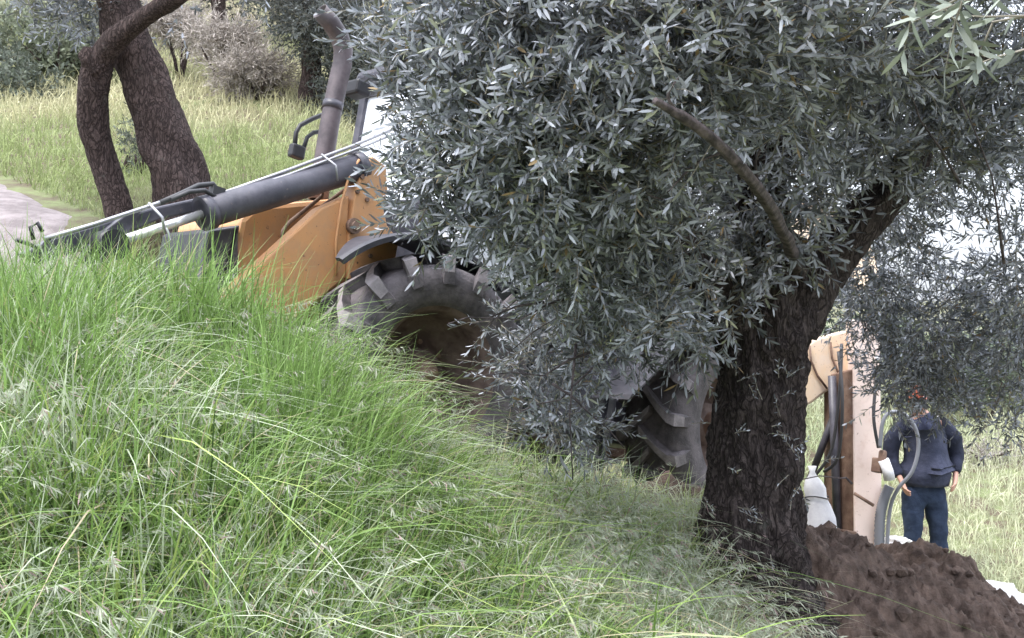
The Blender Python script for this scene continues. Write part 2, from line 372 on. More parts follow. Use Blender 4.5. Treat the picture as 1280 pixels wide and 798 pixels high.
def knot_tube(name, pts, rad, m, parent, nseg=40, sub=14, rough=.16, freq=6.0, flute=.10, nfl=5, seed=0, zs=.35):
    """a gnarled limb: smooth path, fluted and knotted surface"""
    pts = [Vector(p) for p in pts]; P = []; Rr = []
    n = len(pts)
    for i in range(n - 1):
        p0, p1, p2, p3 = pts[max(i - 1, 0)], pts[i], pts[i + 1], pts[min(i + 2, n - 1)]
        for k in range(sub):
            t = k / sub
            P.append(.5 * ((2 * p1) + (-p0 + p2) * t + (2 * p0 - 5 * p1 + 4 * p2 - p3) * t * t + (-p0 + 3 * p1 - 3 * p2 + p3) * t ** 3))
            tt = t * t * (3 - 2 * t); Rr.append(rad[i] * (1 - tt) + rad[i + 1] * tt)
    P.append(pts[-1]); Rr.append(rad[-1])
    V = []; up = None
    for i, p in enumerate(P):
        tg = (P[min(i + 1, len(P) - 1)] - P[max(i - 1, 0)]).normalized()
        if up is None: up = Vector((0, 1, 0)) if abs(tg.y) < .9 else Vector((1, 0, 0))
        a = tg.cross(up).normalized(); b_ = a.cross(tg).normalized(); up = b_
        for k in range(nseg):
            th = 2 * math.pi * k / nseg
            d = a * math.cos(th) + b_ * math.sin(th)
            q = p + d * Rr[i]
            qq = Vector((q.x * freq, q.y * freq, q.z * freq * zs)) + Vector((seed * 3.1, 0, 0))
            f = 1 + rough * (noise.fractal(qq, 1.0, 2.0, 5)) + flute * math.sin(nfl * th + 1.7 * noise.noise(Vector((seed, p.z * 1.5, 0))) * 3 + seed) \
                + rough * .55 * (1 - 2 * abs(noise.noise(Vector((q.x * freq * 3.5, q.y * freq * 3.5, q.z * freq * .8)))))
            V.append(p + d * Rr[i] * f)
    V = np.array([tuple(v) for v in V]); m_ = len(P)
    F = []
    for i in range(m_ - 1):
        for k in range(nseg): F.append((i * nseg + k, i * nseg + (k + 1) % nseg, (i + 1) * nseg + (k + 1) % nseg, (i + 1) * nseg + k))
    V = np.concatenate([V, [tuple(P[0])], [tuple(P[-1])]]); c0 = len(V) - 2
    F3 = [(k, c0, (k + 1) % nseg) for k in range(nseg)] + [((m_ - 1) * nseg + (k + 1) % nseg, c0 + 1, (m_ - 1) * nseg + k) for k in range(nseg)]
    bm = bmesh.new(); me = np_mesh(name, V, np.array(F3), np.array(F), smooth=True)
    bm.from_mesh(me); bmesh.ops.recalc_face_normals(bm, faces=bm.faces[:]); bm.to_mesh(me); bm.free()
    return link(name, me, m, parent)

# ------------------------------------------------------------------ the near olive tree
tb = W(950, 770, 5.5); tb.z = gz(tb.x, tb.y)
olive = tag(empty('olive_tree', tb), 'old olive tree with thick gnarled dark trunk and silvery leaves in front of the digger', 'tree')
def rel(pts, o): return [Vector(p) - o for p in pts]
knot_tube('trunk', rel([W(935, 880, 5.5), W(938, 790, 5.5), W(938, 700, 5.5), W(944, 600, 5.5), W(948, 500, 5.5), W(958, 420, 5.5), W(968, 360, 5.5), W(975, 300, 5.55)], tb),
          [.50, .36, .262, .212, .20, .205, .19, .12], M['bark'], olive, nseg=130, sub=26, rough=.19, freq=9, flute=.05, nfl=5, seed=1, zs=.6)
knot_tube('limb', rel([W(985, 410, 5.5), W(1020, 340, 5.5), W(1075, 280, 5.5), W(1125, 225, 5.6), W(1165, 150, 5.9), W(1180, 40, 6.3), W(1170, -120, 6.4)], tb),
          [.13, .125, .10, .085, .05, .04, .025], M['bark'], olive, nseg=40, rough=.16, seed=2, freq=8)
knot_tube('limb', rel([W(960, 400, 5.5), W(945, 320, 5.5), W(950, 220, 5.4), W(985, 110, 5.3), W(1010, 10, 5.2), W(1020, -150, 5.2)], tb),
          [.19, .17, .12, .10, .08, .04], M['bark'], olive, nseg=36, rough=.16, seed=3, freq=8)
knot_tube('limb', rel([W(930, 420, 5.5), W(880, 340, 5.2), W(800, 260, 4.9), W(700, 180, 4.7), W(620, 90, 4.6), W(560, -60, 4.6)], tb),
          [.13, .10, .07, .05, .04, .02], M['bark'], olive, nseg=28, rough=.14, seed=4, freq=8)
knot_tube('sawn_branch', rel([W(998, 335, 5.3), W(968, 268, 4.3), W(930, 214, 3.75), W(880, 165, 3.5), W(818, 126, 3.35)], tb),
          [.030, .022, .018, .016, .010], M['branch'], olive, nseg=24, rough=.24, seed=5, freq=18, flute=.08)['label'] = 'bare sawn branch among the leaves'
knot_tube('limb', rel([W(1060, 65, 4.6), W(1100, 75, 4.7), W(1180, 85, 4.8), W(1240, 60, 4.8)], tb), [.05, .06, .045, .03], M['bark'], olive, nseg=20, seed=8)
for q in ([(905, 190, 3.9), (870, 205, 3.85), (835, 240, 3.8)], [(850, 145, 3.55), (835, 120, 3.5), (850, 95, 3.5)], [(950, 240, 4.3), (945, 200, 4.3), (965, 165, 4.3)]):
    knot_tube('side_shoot', rel([W(*p) for p in q], tb), [.007, .005, .002], M['branch'], olive, nseg=8, rough=.1, seed=9)
# thin drooping bare shoots
for pts in ([(600, 415, 4.8), (690, 345, 4.8), (800, 300, 4.9)], [(590, 405, 4.6), (650, 400, 4.6), (720, 370, 4.7)], [(560, 405, 4.5), (610, 398, 4.5), (680, 378, 4.6)],
            [(634, 443, 5.0), (700, 395, 5), (760, 350, 5)], [(640, 520, 5), (700, 500, 5), (780, 430, 5.1)], [(600, 470, 4.8), (680, 470, 4.8), (740, 440, 5)],
            [(716, 600, 4.9), (712, 520, 4.9), (720, 430, 5)], [(1000, 600, 5.2), (1050, 598, 5.2), (1065, 605, 5.2)], [(640, 120, 4), (690, 170, 4), (760, 200, 4.2)],
            [(830, 250, 4), (760, 240, 4), (700, 200, 4.1)], [(905, 420, 4.8), (860, 320, 4.7), (800, 250, 4.5)], [(780, 560, 5.1), (740, 520, 5), (690, 480, 5)],
            [(1190, 100, 4.4), (1240, 220, 4.5), (1255, 330, 4.6)], [(1110, 40, 4.3), (1150, 150, 4.3), (1200, 230, 4.4)]):
    q = [W(*p) for p in pts]; q = [q[0], (q[0] + q[1]) / 2 + Vector((0, 0, .015)), q[1], (q[1] + q[2]) / 2 + Vector((0, 0, .015)), q[2]]
    MB().tube(rel(q, tb), [.0025, .003, .0035, .005, .007], n=6).build('bare_shoot', M['branch'], olive)
fo = Foliage(); tbn = np.array(tb)
def cl(px, py, d, r, n, **k):
    c = np.array(W(px, py, d)) - tbn; fo.clump(c, r, n, **k)
big = dict(leafL=.058, leafW=.0112, pairs=9)
for px, py, d, r, n in [
    (610, 30, 4.1, .30, 230), (720, 35, 4.0, .38, 340), (840, 20, 3.9, .40, 360), (970, 10, 4.0, .40, 320), (1080, 20, 4.3, .34, 200),
    (600, 130, 4.2, .24, 190), (690, 160, 4.1, .32, 300), (790, 160, 4.1, .28, 210), (870, 80, 3.95, .30, 230), (1000, 110, 4.5, .30, 160),
    (640, 240, 4.4, .24, 200), (730, 260, 4.4, .28, 250), (820, 270, 4.5, .20, 130), (700, 335, 4.8, .20, 150), (765, 350, 4.8, .20, 150),
    (820, 360, 4.6, .12, 55), (745, 430, 5.1, .14, 60), (700, 520, 5.2, .10, 34), (560, 50, 4.4, .20, 110), (585, 190, 4.4, .15, 70),
    (500, 30, 4.5, .10, 50), (495, 100, 4.5, .06, 22), (535, 150, 4.5, .10, 40), (545, 250, 4.5, .10, 40), (610, 285, 4.5, .10, 40), (560, 235, 4.5, .07, 18), (520, 205, 4.6, .07, 26), (515, 265, 4.6, .06, 20), (830, 400, 4.4, .07, 16)]:
    cl(px, py, d, (r, r * 1.1, r), n, **big)
mid = dict(leafL=.064, leafW=.0125)
for px, py, d, r, n in [
    (950, 200, 5.2, .28, 110), (1040, 180, 5.3, .26, 100), (880, 330, 5.2, .16, 40), (720, 100, 5.4, .45, 330), (790, 120, 5.5, .6, 420),
    (740, 290, 5.5, .36, 240), (700, 400, 5.4, .18, 80), (760, 390, 5.5, .18, 80), (840, 400, 5.4, .10, 50), (800, 430, 5.6, .08, 26), (860, 435, 5.4, .07, 26),
    (1180, 170, 5.2, .24, 130), (1250, 150, 5.3, .18, 50), (1220, 90, 5.2, .25, 120), (1010, 240, 5.0, .12, 50), (1090, 190, 5.1, .10, 40), (900, 370, 5.15, .11, 50), (945, 320, 5.15, .13, 60), (1000, 300, 5.15, .10, 36), (880, 420, 5.15, .07, 22), (900, 80, 5.6, .6, 380), (1050, 60, 5.7, .55, 300), (850, 240, 5.9, .5, 260), (960, 160, 6.1, .55, 260), (1150, 130, 5.4, .36, 170)]:
    cl(px, py, d, (r, r * .8, r), n, **mid)
far = dict(leafL=.058, leafW=.0115, tl=(.14, .32), droop=.5)
for px, py, d, r, n in [
    (1090, 330, 7.0, .24, 130), (1150, 400, 7.2, .30, 230), (1190, 430, 7.4, .18, 80), (1125, 450, 7.4, .15, 75), (1085, 385, 7.2, .16, 70),
    (1290, 470, 7.0, .20, 90), (1290, 390, 6.8, .28, 110), (1275, 320, 6.5, .16, 26), (1180, 10, 6.4, .50, 240), (1285, 60, 6.3, .28, 80), (1265, 190, 6.2, .22, 40), (1160, 230, 6.5, .12, 40), (1225, 215, 6.5, .13, 50), (1270, 350, 6.6, .2, 70), (1145, 300, 6.8, .08, 24), (1140, 455, 7.3, .10, 28), (1170, 478, 7.5, .12, 60), (1120, 480, 7.5, .09, 30),
    (1150, 180, 6.2, .22, 80), (1120, 260, 6.8, .20, 70), (1060, 270, 6.8, .18, 60), (1200, 370, 7.0, .13, 40), (1240, 130, 6.2, .28, 80), (1275, 260, 6.3, .22, 34), (1170, 120, 6.2, .25, 80), (1155, 470, 7.5, .12, 24), (1180, 480, 7.4, .10, 24), (1110, 235, 6.4, .2, 60), (1265, 420, 6.9, .2, 60), (1235, 350, 7, .1, 24)]:
    cl(px, py, d, r, n, **far)
over = dict(leafL=.065, leafW=.016)
for px, py, d, r, n in [(690, 440, 5.3, .20, 75), (700, 505, 5.5, .16, 60), (650, 460, 5.4, .10, 22), (735, 540, 5.5, .09, 26), (785, 420, 5.5, .12, 36), (620, 400, 5.2, .06, 10), (660, 540, 5.4, .06, 8)]:
    cl(px, py, d, r, n, leafL=.045, leafW=.0085, tl=(.12, .26), spread=40)
for px, py, d, r, n in [(850, -230, 4.8, .8, 200), (1100, -230, 5.2, .9, 300), (1350, -100, 6.0, .8, 200), (1420, 200, 6.3, .7, 160), (900, -300, 6.5, 1.1, 260), (1150, -250, 7.2, 1.0, 220), (760, -130, 6.3, .6, 120)]:
    cl(px, py, d, r, n, **over)
for wx, wy, wz, r, n in [(1.2, 2.6, 3.55, .6, 170), (1.9, 2.9, 3.6, .75, 260), (1.2, 1.2, 3.4, .7, 220), (2.5, 4.0, 3.8, .8, 240), (1.1, 4.2, 3.9, .8, 380), (1.7, 4.9, 3.9, .6, 240), (2.3, 1.6, 3.4, .7, 200), (3.2, 5.4, 4.2, .9, 220), (2.0, 5.5, 4.4, .9, 240)]:
    fo.clump(np.array([wx, wy, wz]) - tbn, r, n, leafL=.10, leafW=.032, tl=(.2, .4))  # unseen crown overhead, thickened to shade the trunk and lower leaves
# sprigs on the trunk
for px, py, n in [(900, 560, 9), (965, 520, 8), (990, 560, 10), (920, 470, 8), (1000, 600, 10), (960, 650, 8), (905, 640, 5), (980, 480, 8)]:
    cl(px, py, 5.22, (.10, .05, .14), max(3, n // 2), leafL=.026, leafW=.007, tl=(.05, .12), pairs=4)
# drooping tips in front of the man and over the gap
for px, py in [(1245, 535), (1262, 545), (1110, 500), (1215, 500), (1170, 500)]:
    cl(px, py, 7.2, (.10, .1, .09), 12, **far)
# the close hanging spray, top right
def grey(n, t): return np.array([.30, .34, .29]) * t[:, None] * rng.uniform(.7, 1.2, (n, 1))
O = np.array([W(px, py, d) for px, py, d in [(1290, 20, 2.0), (1290, 60, 2.1), (1210, -20, 1.9), (1150, -15, 2.0), (1285, -10, 1.9), (1180, 10, 2.0), (1240, 30, 2.05)]]) - tbn
D = norm(np.array([(-.8, 0, -.05), (-.7, .1, -.15), (-.25, 0, -.6), (-.2, .1, -.6), (-.9, .1, .0), (.5, 0, -.5), (-.4, 0, -.7)], float))
fo.add(twigs(O, D, np.array([.20, .16, .13, .10, .22, .12, .12]), 6, .062, .0125, grey, 45))
fo.build(olive, M['leaf'], M['twig'])
# the overhead bough that carries the unseen shading canopy and the close spray
knot_tube('overhead_bough', rel([W(1170, -120, 6.4), Vector((2.1, 4.6, 3.75)), Vector((1.75, 3.2, 3.5)), Vector((1.5, 2.1, 3.1)), Vector((1.25, 2.0, 2.5)), W(1300, 15, 2.02)], tb), [.04, .04, .03, .018, .008, .003], M['branch'], olive, nseg=14, rough=.12, seed=15)
for a_, b_ in (((1300, 10, 2.02), (1285, 60, 2.1)), ((1300, -30, 2.0), (1205, -22, 1.92)), ((1205, -22, 1.92), (1150, -16, 2.0)), ((1285, 20, 2.0), (1240, 28, 2.05)), ((1240, -24, 1.95), (1180, 8, 2.0))):
    MB().tube(rel([W(*a_), W(*b_)], tb), [.003, .0022], n=6).build('side_shoot', M['twig'], olive)

# ------------------------------------------------------------------ the left olive tree
d2 = 9.0
lb = W(200, 300, d2); lb.z = gz(lb.x, lb.y)
lt = tag(empty('olive_tree', lb), 'olive tree at left with two leaning brown trunks, one bent into a slanting branch', 'tree')
knot_tube('trunk', rel([W(262, 380, d2), W(232, 265, d2), W(215, 190, d2), W(185, 110, d2), W(158, 40, d2), W(130, -60, d2), W(100, -220, d2)], lb),
          [.27, .225, .205, .18, .175, .15, .10], M['bark_far'], lt, nseg=56, rough=.12, freq=5, flute=.07, nfl=3, seed=11)
knot_tube('trunk', rel([W(165, 370, d2), W(150, 270, d2), W(132, 210, d2), W(116, 150, d2 - .1), W(119, 95, d2 - .2), W(135, 60, d2 - .3), W(180, 22, d2 - .5), W(240, -18, d2 - .7), W(330, -90, d2 - .9)], lb),
          [.14, .11, .105, .11, .108, .095, .072, .066, .04], M['bark_far'], lt, nseg=36, rough=.12, freq=6, flute=.05, nfl=3, seed=12)
knot_tube('broken_stub', rel([W(124, 85, d2 - .25), W(112, 72, d2 - .3), W(104, 66, d2 - .3)], lb), [.09, .075, .05], M['bark_far'], lt, nseg=20, sub=6, seed=13)
f2 = Foliage(); lbn = np.array(lb)
for px, py, d, r, n in [(110, -10, 9, .35, 110), (60, -60, 9.2, .6, 160), (230, -160, 9, 1.0, 330), (0, -180, 9, 1.0, 300), (350, -150, 8.6, .8, 220), (90, 15, 9.4, .2, 50)]:
    f2.clump(np.array(W(px, py, d)) - lbn, r, n, leafL=.075, leafW=.017, tl=(.15, .32))
f2.build(lt, M['leaf'], M['twig'])

# ------------------------------------------------------------------ backhoe loader
YAW, PITCH = R(225), R(12)
root_loc = Vector((-1.16, 6.98, .61))
dig = tag(empty('backhoe_loader', root_loc, (0, -PITCH, YAW)), 'orange backhoe loader with black hydraulic arm working on the slope behind the olive tree', 'digger')
MW = Matrix.Translation(root_loc) @ Euler((0, -PITCH, YAW)).to_matrix().to_4x4(); MI = MW.inverted()
def lp(px, py, y):
    """point of the digger's local plane at y metres to its left, seen at photo pixel px, py"""
    o = MI @ CAM; d = (MI.to_3x3() @ (W(px, py, 1.0) - CAM)); t = (y - o.y) / d.y
    return o + d * t
def wl(px, py, d): return MI @ W(px, py, d)
def P2(y, *pp): return [lp(a, b, y) for a, b in pp]

def wheel(name, Rr, wd, rimR, nl, loc, steer=0.0):
    wroot = MB()
    # carcass as the wheel part, with rim and hub as sub-parts
    h = wd / 2
    prof = [(rimR, -h * .80), (rimR + .03, -h * .95), (rimR + (Rr - rimR) * .5, -h * 1.04), (Rr - .09, -h * .94), (Rr - .068, -h * .78), (Rr - .06, 0), (Rr - .068, h * .78), (Rr - .09, h * .94), (rimR + (Rr - rimR) * .5, h * 1.04), (rimR + .03, h * .95), (rimR, h * .80)]
    wroot.lathe(prof, 72)
    bm = wroot.bm
    for side in (-1, 1):
        for k in range(nl):
            th0 = 2 * math.pi * (k + (.5 if side > 0 else 0)) / nl
            secs = []
            for a, ro, ri, sweep, hw in ((-.04, Rr, Rr - .09, 0.0, .032), (.40 * h, Rr + .002, Rr - .09, .17, .036), (.78 * h, Rr - .004, Rr - .09, .27, .046), (1.02 * h, Rr - .018, Rr - .12, .29, .056), (1.10 * h, Rr - .11, Rr - .18, .30, .050)):
                th = th0 - sweep * (.65 / Rr) * 1.15; dth = hw / Rr
                ring = []
                for (dt, rr) in ((-dth, ri), (-dth * .75, ro), (dth * .75, ro), (dth, ri)):
                    ring.append(bm.verts.new((rr * math.cos(th + dt), side * a, rr * math.sin(th + dt))))
                secs.append(ring)
            for i in range(len(secs) - 1):
                for q in range(3):
                    bm.faces.new((secs[i][q], secs[i][q + 1], secs[i + 1][q + 1], secs[i + 1][q])).material_index = int(q == 1)
            bm.faces.new(secs[0]); bm.faces.new(secs[-1][::-1])
    t_ = wroot.build(name, [M['rubber'], M['lug']], dig, loc); t_.rotation_euler = (0, 0, steer)
    s = 1 if loc[1] > 0 else -1
    rm = MB()
    rm.lathe([(rimR + .014, s * h * .88), (rimR + .014, s * h * .80), (rimR - .02, s * h * .76), (rimR - .035, s * h * .30), (rimR - .055, -s * h * .20), (rimR - .10, -s * h * .42), (rimR * .62, -s * h * .48), (rimR * .40, -s * h * .30), (rimR * .36, s * h * .05), (.0, s * h * .08)], 56)
    rm.build('rim', M['rim'], t_)
    nb = MB()
    for k in range(8):
        a = 2 * math.pi * k / 8; c = Vector((rimR * .5 * math.cos(a), -s * h * .42, rimR * .5 * math.sin(a)))
        MB().tube([c, c + Vector((0, s * .03, 0))], .016, n=6).build('wheel_nut', M['brown'], t_)
    nb = MB(); nb.lathe([(.0, s * h * .36), (.07, s * h * .34), (.09, s * h * .2), (.10, s * h * .0)], 24)
    nb.build('hub', M['brown'], t_)
    return t_
ft = wheel('wheel', .69, .46, .39, 16, (.07, .83, .67), R(-9)); ft['label'] = 'dusty front wheel with deep chevron tread'
wheel('wheel', .665, .46, .385, 16, (.02, -.83, .66), R(-9))
RX = -2.74
wheel('wheel', .80, .50, .42, 17, (RX, .88, .79)); wheel('wheel', .80, .50, .42, 17, (RX, -.88, .79))

def fender(name, cx, cz, rad, a0, a1, y0, y1, lip=.05, side=1):
    m_ = MB(); bm = m_.bm; n = 28; rows = []
    yi, yo = y0, y1
    for i in range(n + 1):
        a = R(a0 + (a1 - a0) * i / n); c, s = math.cos(a), math.sin(a)
        tw = min(1, i / n * 2.2 + .12); y0 = yo - (yo - yi) * tw
        rows.append([bm.verts.new((cx + r_ * c, y, cz + r_ * s)) for r_, y in ((rad, y0), (rad, y1 - .02), (rad - .012, y1), (rad - lip, y1), (rad - lip, y1 - .014), (rad - .02, y1 - .03), (rad - .02, y0))])
    for i in range(n):
        for k in range(7):
            f = bm.faces.new((rows[i][k], rows[i][(k + 1) % 7], rows[i + 1][(k + 1) % 7], rows[i + 1][k])); f.smooth = False
    bm.faces.new(rows[0][::-1]); bm.faces.new(rows[-1])
    return m_.build(name, M['fenderpl'], dig)
fender('front_mudguard', .20, .50, .94, 44, 125, .56, 1.0, .04)
fender('front_mudguard', .20, .50, .94, 44, 125, -.56, -1.0, .04)
for y0 in (.60, -1.16):
    prf = [(-1.42, .78), (-1.52, .86), (-1.70, 1.03), (-1.84, 1.18), (-1.95, 1.36), (-2.2, 1.64), (-2.5, 1.78), (-2.9, 1.82), (-3.4, 1.66)]
    MB().prism([(x, y0, z) for x, z in prf] + [(x - .02, y0, z + .035) for x, z in prf[::-1]], (0, .56, 0)).build('rear_mudguard', M['fenderpl'], dig)

# chassis, engine side, tank, steps
m_ = MB(); m_.box((-1.2, 0, .72), (3.4, .62, .34), bevel=.02); m_.box((0, 0, .62), (.28, 1.25, .2), bevel=.02); m_.box((RX, 0, .79), (.34, 1.3, .3), bevel=.03)
m_.build('chassis', M['darkpaint'], dig)
MB().box((-1.35, .62, .75), (.75, .42, .5), bevel=.05).build('fuel_tank', M['darkpaint'], dig)
m_ = MB()
for z in (.38, .62): m_.box((-1.35, .92, z), (.5, .2, .03), bevel=.005)
for x in (-1.6, -1.1): m_.box((x, .84, .55), (.03, .03, .5))
m_.build('access_step', M['darkpaint'], dig)

# bonnet (engine hood) and nose
top = [(1.12, 1.34), (1.04, 1.44), (.38, 1.68), (.34, 1.68), (.34, .9), (1.12, .9)]
hood = MB().prism([(x, -.36, z) for x, z in top], (0, .72, 0), bevel=.03).build('bonnet', M['orange'], dig)
MB().prism([(x, -.35, z) for x, z in ((.338, 1.67), (-.2, 1.84), (-.24, 1.84), (-.24, .9), (.338, .9))], (0, .70, 0), bevel=.02).build('cowl', M['darkpaint'], dig)
m_ = MB(); m_.prism([(1.13, -.40, .80), (1.13, -.40, 1.30), (1.18, -.40, 1.27), (1.20, -.40, .80)], (0, .78, 0), bevel=.015)
m_.build('radiator_guard', M['black'], dig)

# loader arm on the near side: knee plate, arm beam, welded together by the pin
yA = .44
pl = MB().prism(P2(yA, (449, 198), (466, 211), (468, 240), (463, 265), (467, 283), (482, 302), (474, 345), (419, 350), (419, 300), (426, 252), (436, 216)), (0, .13, 0), bevel=.008)
pl.build('loader_tower_plate', M['orange'], dig)
for bx, by in ((452, 222), (458, 250), (430, 318), (462, 320), (446, 240)):
    q = lp(bx, by, yA + .13); MB().tube([q, q + Vector((0, .014, 0))], .013, n=6).build('bolt', M['brown'], dig)
m_ = MB(); m_.tube([lp(449, 200, yA + .13), lp(437, 218, yA + .13), lp(427, 253, yA + .13), lp(420, 300, yA + .13), lp(420, 345, yA + .13)], .008, n=8); m_.build('plate_flange', M['orange'], dig)
c = lp(440, 283, yA + .135)
m_ = MB(); m_.tube([c, c + Vector((0, .03, 0))], .045, n=20); m_.tube([c, c + Vector((0, .045, 0))], .028, n=6); m_.build('pivot_pin', M['brown'], dig)
MB().prism(P2(yA + .01, (424, 246), (420, 348), (330, 420), (240, 440), (262, 372), (305, 338), (388, 262)), (0, .10, 0), bevel=.012).build('loader_arm', M['orange'], dig)
MB().prism([Vector(p) - Vector((0, .95, 0)) for p in P2(yA + .01, (424, 246), (420, 348), (330, 420), (240, 440), (262, 372), (305, 338), (388, 262))], (0, .10, 0), bevel=.012).build('loader_arm', M['orange'], dig)
# grab tube beside the bonnet
m_ = MB(); m_.tube([lp(352, 300, .42), lp(354, 288, .42), lp(362, 278, .42), lp(402, 246, .42), lp(404, 232, .42)], .012, n=8); m_.tube([lp(366, 286, .42), lp(430, 238, .42)], .012, n=8)
m_.build('hydraulic_pipe', M['brown'], dig)

# hydraulic cylinder, rod and linkage
yC = .50
A, B_ = lp(452, 208, yC), lp(252, 268, yC)
cy = MB(); cy.tube([A, A + (B_ - A) * .985, B_], [.082, .082, .075], n=28); cy.tube([B_ + (A - B_) * .0, B_ + (A - B_) * .05], .092, n=28); cy.tube([A, A + (B_ - A) * .05], .09, n=28)
cyl = cy.build('hydraulic_cylinder', M['darkpaint'], dig)
rod = MB(); rod.tube([B_ + (A - B_) * .02, lp(148, 302, yC)], .024, n=16); rod.build('piston_rod', M['chrome'], cyl)
m_ = MB(); g = lp(136, 307, yC); m_.tube([g - Vector((0, .07, 0)), g + Vector((0, .07, 0))], .075, n=22); m_.build('rod_clevis', M['black'], cyl)
m_ = MB()
m_.prism(P2(yC - .16, (262, 244), (180, 262), (60, 298), (20, 318), (40, 332), (110, 310), (158, 290), (190, 276), (256, 262)), (0, .08, 0), bevel=.01)
m_.prism(P2(yC - .10, (172, 262), (150, 300), (130, 330), (90, 330), (110, 300), (152, 268)), (0, .06, 0), bevel=.008)
m_.build('loader_link', M['darkpaint'], dig)
MB().prism(P2(.30, (252, 290), (288, 284), (290, 380), (236, 380)), (0, .08, 0), bevel=.01).build('nose_post', M['darkpaint'], dig)
# steel pipes, clamps and rubber hoses over the cylinder
m_ = MB()
m_.tube([lp(500, 158, yC), lp(440, 183, yC), lp(360, 213, yC), lp(275, 243, yC)], .010, n=8)
m_.tube([lp(500, 165, yC + .03), lp(440, 189, yC + .03), lp(360, 219, yC + .03), lp(280, 246, yC + .03)], .008, n=8)
m_.tube([lp(215, 248, yC), lp(190, 257, yC), lp(120, 280, yC), (lp(55, 299, yC))], .011, n=8)
m_.tube([lp(186, 254, yC + .02), lp(203, 272, yC + .08), lp(206, 292, yC + .08)], .008, n=6)
m_.tube([lp(402, 193, yC), lp(420, 207, yC + .09), lp(422, 226, yC + .09)], .006, n=6)
m_.tube([lp(208, 285, yC + .06), lp(214, 300, yC + .06), lp(204, 308, yC + .06)], .006, n=6)
m_.build('steel_pipes', M['steel'], dig)
m_ = MB()
m_.tube([lp(278, 246, yC), lp(266, 230, yC), lp(248, 232, yC), lp(225, 243, yC), lp(200, 254, yC)], .014, n=8)
m_.tube([lp(270, 247, yC + .03), lp(256, 238, yC + .03), lp(236, 240, yC + .03), lp(214, 250, yC + .03)], .012, n=8)
m_.box(lp(271, 240, yC), (.07, .05, .05))
m_.build('rubber_hoses', M['hose'], dig)
# bucket sunk behind the grass
bk = MB()
prof = []
for i in range(13):
    a = R(-60 + 210 * i / 12); prof.append((1.75 + .36 * math.cos(a + math.pi / 2) * 1.0, .42 + .36 * math.sin(a + math.pi / 2)))
bm = bk.bm; ra = [bm.verts.new((x, -1.1, z)) for x, z in prof]; rb = [bm.verts.new((x, 1.1, z)) for x, z in prof]
for i in range(12): bm.faces.new((ra[i], ra[i + 1], rb[i + 1], rb[i]))
bm.faces.new(ra); bm.faces.new(rb[::-1])
bu = bk.build('loader_bucket', M['darkpaint'], dig)
so = bu.modifiers.new('thick', 'SOLIDIFY'); so.thickness = .02
# little bracket at the end of the arm
m_ = MB(); m_.tube([lp(42, 300, yC), lp(38, 284, yC), lp(47, 279, yC), lp(53, 290, yC)], .010, n=6); m_.tube([lp(20, 300, yC), lp(38, 306, yC), lp(50, 312, yC), lp(62, 298, yC)], .010, n=6)
m_.build('lever_bracket', M['black'], dig)

# exhaust
m_ = MB(); ex = [lp(398, 250, .1), lp(404, 205, .1), lp(413, 150, .1), lp(422, 105, .1), lp(428, 80, .1), lp(429, 62, .1), lp(424, 45, .1), lp(413, 28, .1), lp(400, 14, .1)]
m_.tube(ex, [.060] * 5 + [.060, .059, .057, .054], n=24, cap=False)
e_ = m_.build('exhaust_pipe', M['exhaust'], dig); so = e_.modifiers.new('thick', 'SOLIDIFY'); so.thickness = .004
m_ = MB(); m_.tube([ex[-2], ex[-2] + (ex[-1] - ex[-2]) * .6], .051, n=24); m_.build('exhaust_mouth', M['hole'], e_)
m_ = MB(); m_.tube([lp(415, 137, .1), lp(417, 128, .1)], .064, n=24); m_.build('exhaust_clamp', M['darkpaint'], e_)
# mirror arm beside the bonnet
m_ = MB(); m_.tube([lp(412, 140, -.15), lp(390, 149, -.15), lp(375, 157, -.15), lp(370, 166, -.15), lp(368, 186, -.15)], .015, n=8)
m_.tube([lp(412, 163, -.15), lp(392, 166, -.15), lp(384, 172, -.15), lp(378, 190, -.15)], .014, n=8); m_.build('mirror_arm', M['black'], dig)
MB().box(lp(371, 190, -.15), (.10, .06, .09), bevel=.015).build('mirror_head', M['black'], dig)

# cab
cab = empty('cab', (0, 0, 0)); cab.parent = dig
cx0, cx1, cyy, cz0, cz1 = -.27, -2.05, .66, .95, 2.74
m_ = MB()
for sx in (cx0, cx0 * .45 + cx1 * .55, cx1):
    for sy in (-1, 1): m_.box((sx, sy * cyy, (cz0 + cz1) / 2), (.07, .07, cz1 - cz0), bevel=.01)
for sy in (-1, 1):
    for z in (cz0, cz1 - .03): m_.box(((cx0 + cx1) / 2, sy * cyy, z), (cx0 - cx1, .06, .06))
for sx in (cx0, cx1):
    for z in (cz0, cz1 - .03): m_.box((sx, 0, z), (.06, cyy * 2, .06))
m_.box(((cx0 + cx1) / 2, 0, cz0 + .02), (cx0 - cx1 - .1, 1.3, .04))
m_.build('cab_frame', M['darkpaint'], cab)
m_ = MB(); m_.box(((cx0 + cx1) / 2 + .05, 0, cz1 + .06), (cx0 - cx1 + .12, 1.40, .12), bevel=.05); m_.build('cab_roof', M['darkpaint'], cab)
m_ = MB(); m_.box((cx0, 0, (cz0 + cz1) / 2 + .12), (.012, 1.25, cz1 - cz0 - .35)); m_.build('windscreen', M['skyglass'], cab)
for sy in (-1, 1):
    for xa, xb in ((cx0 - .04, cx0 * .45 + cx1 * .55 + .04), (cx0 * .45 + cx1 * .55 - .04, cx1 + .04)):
        m_ = MB(); m_.box(((xa + xb) / 2, sy * cyy, (cz0 + cz1) / 2 + .2), (xa - xb, .01, cz1 - cz0 - .5)); m_.build('side_window', M['skyglass'], cab)
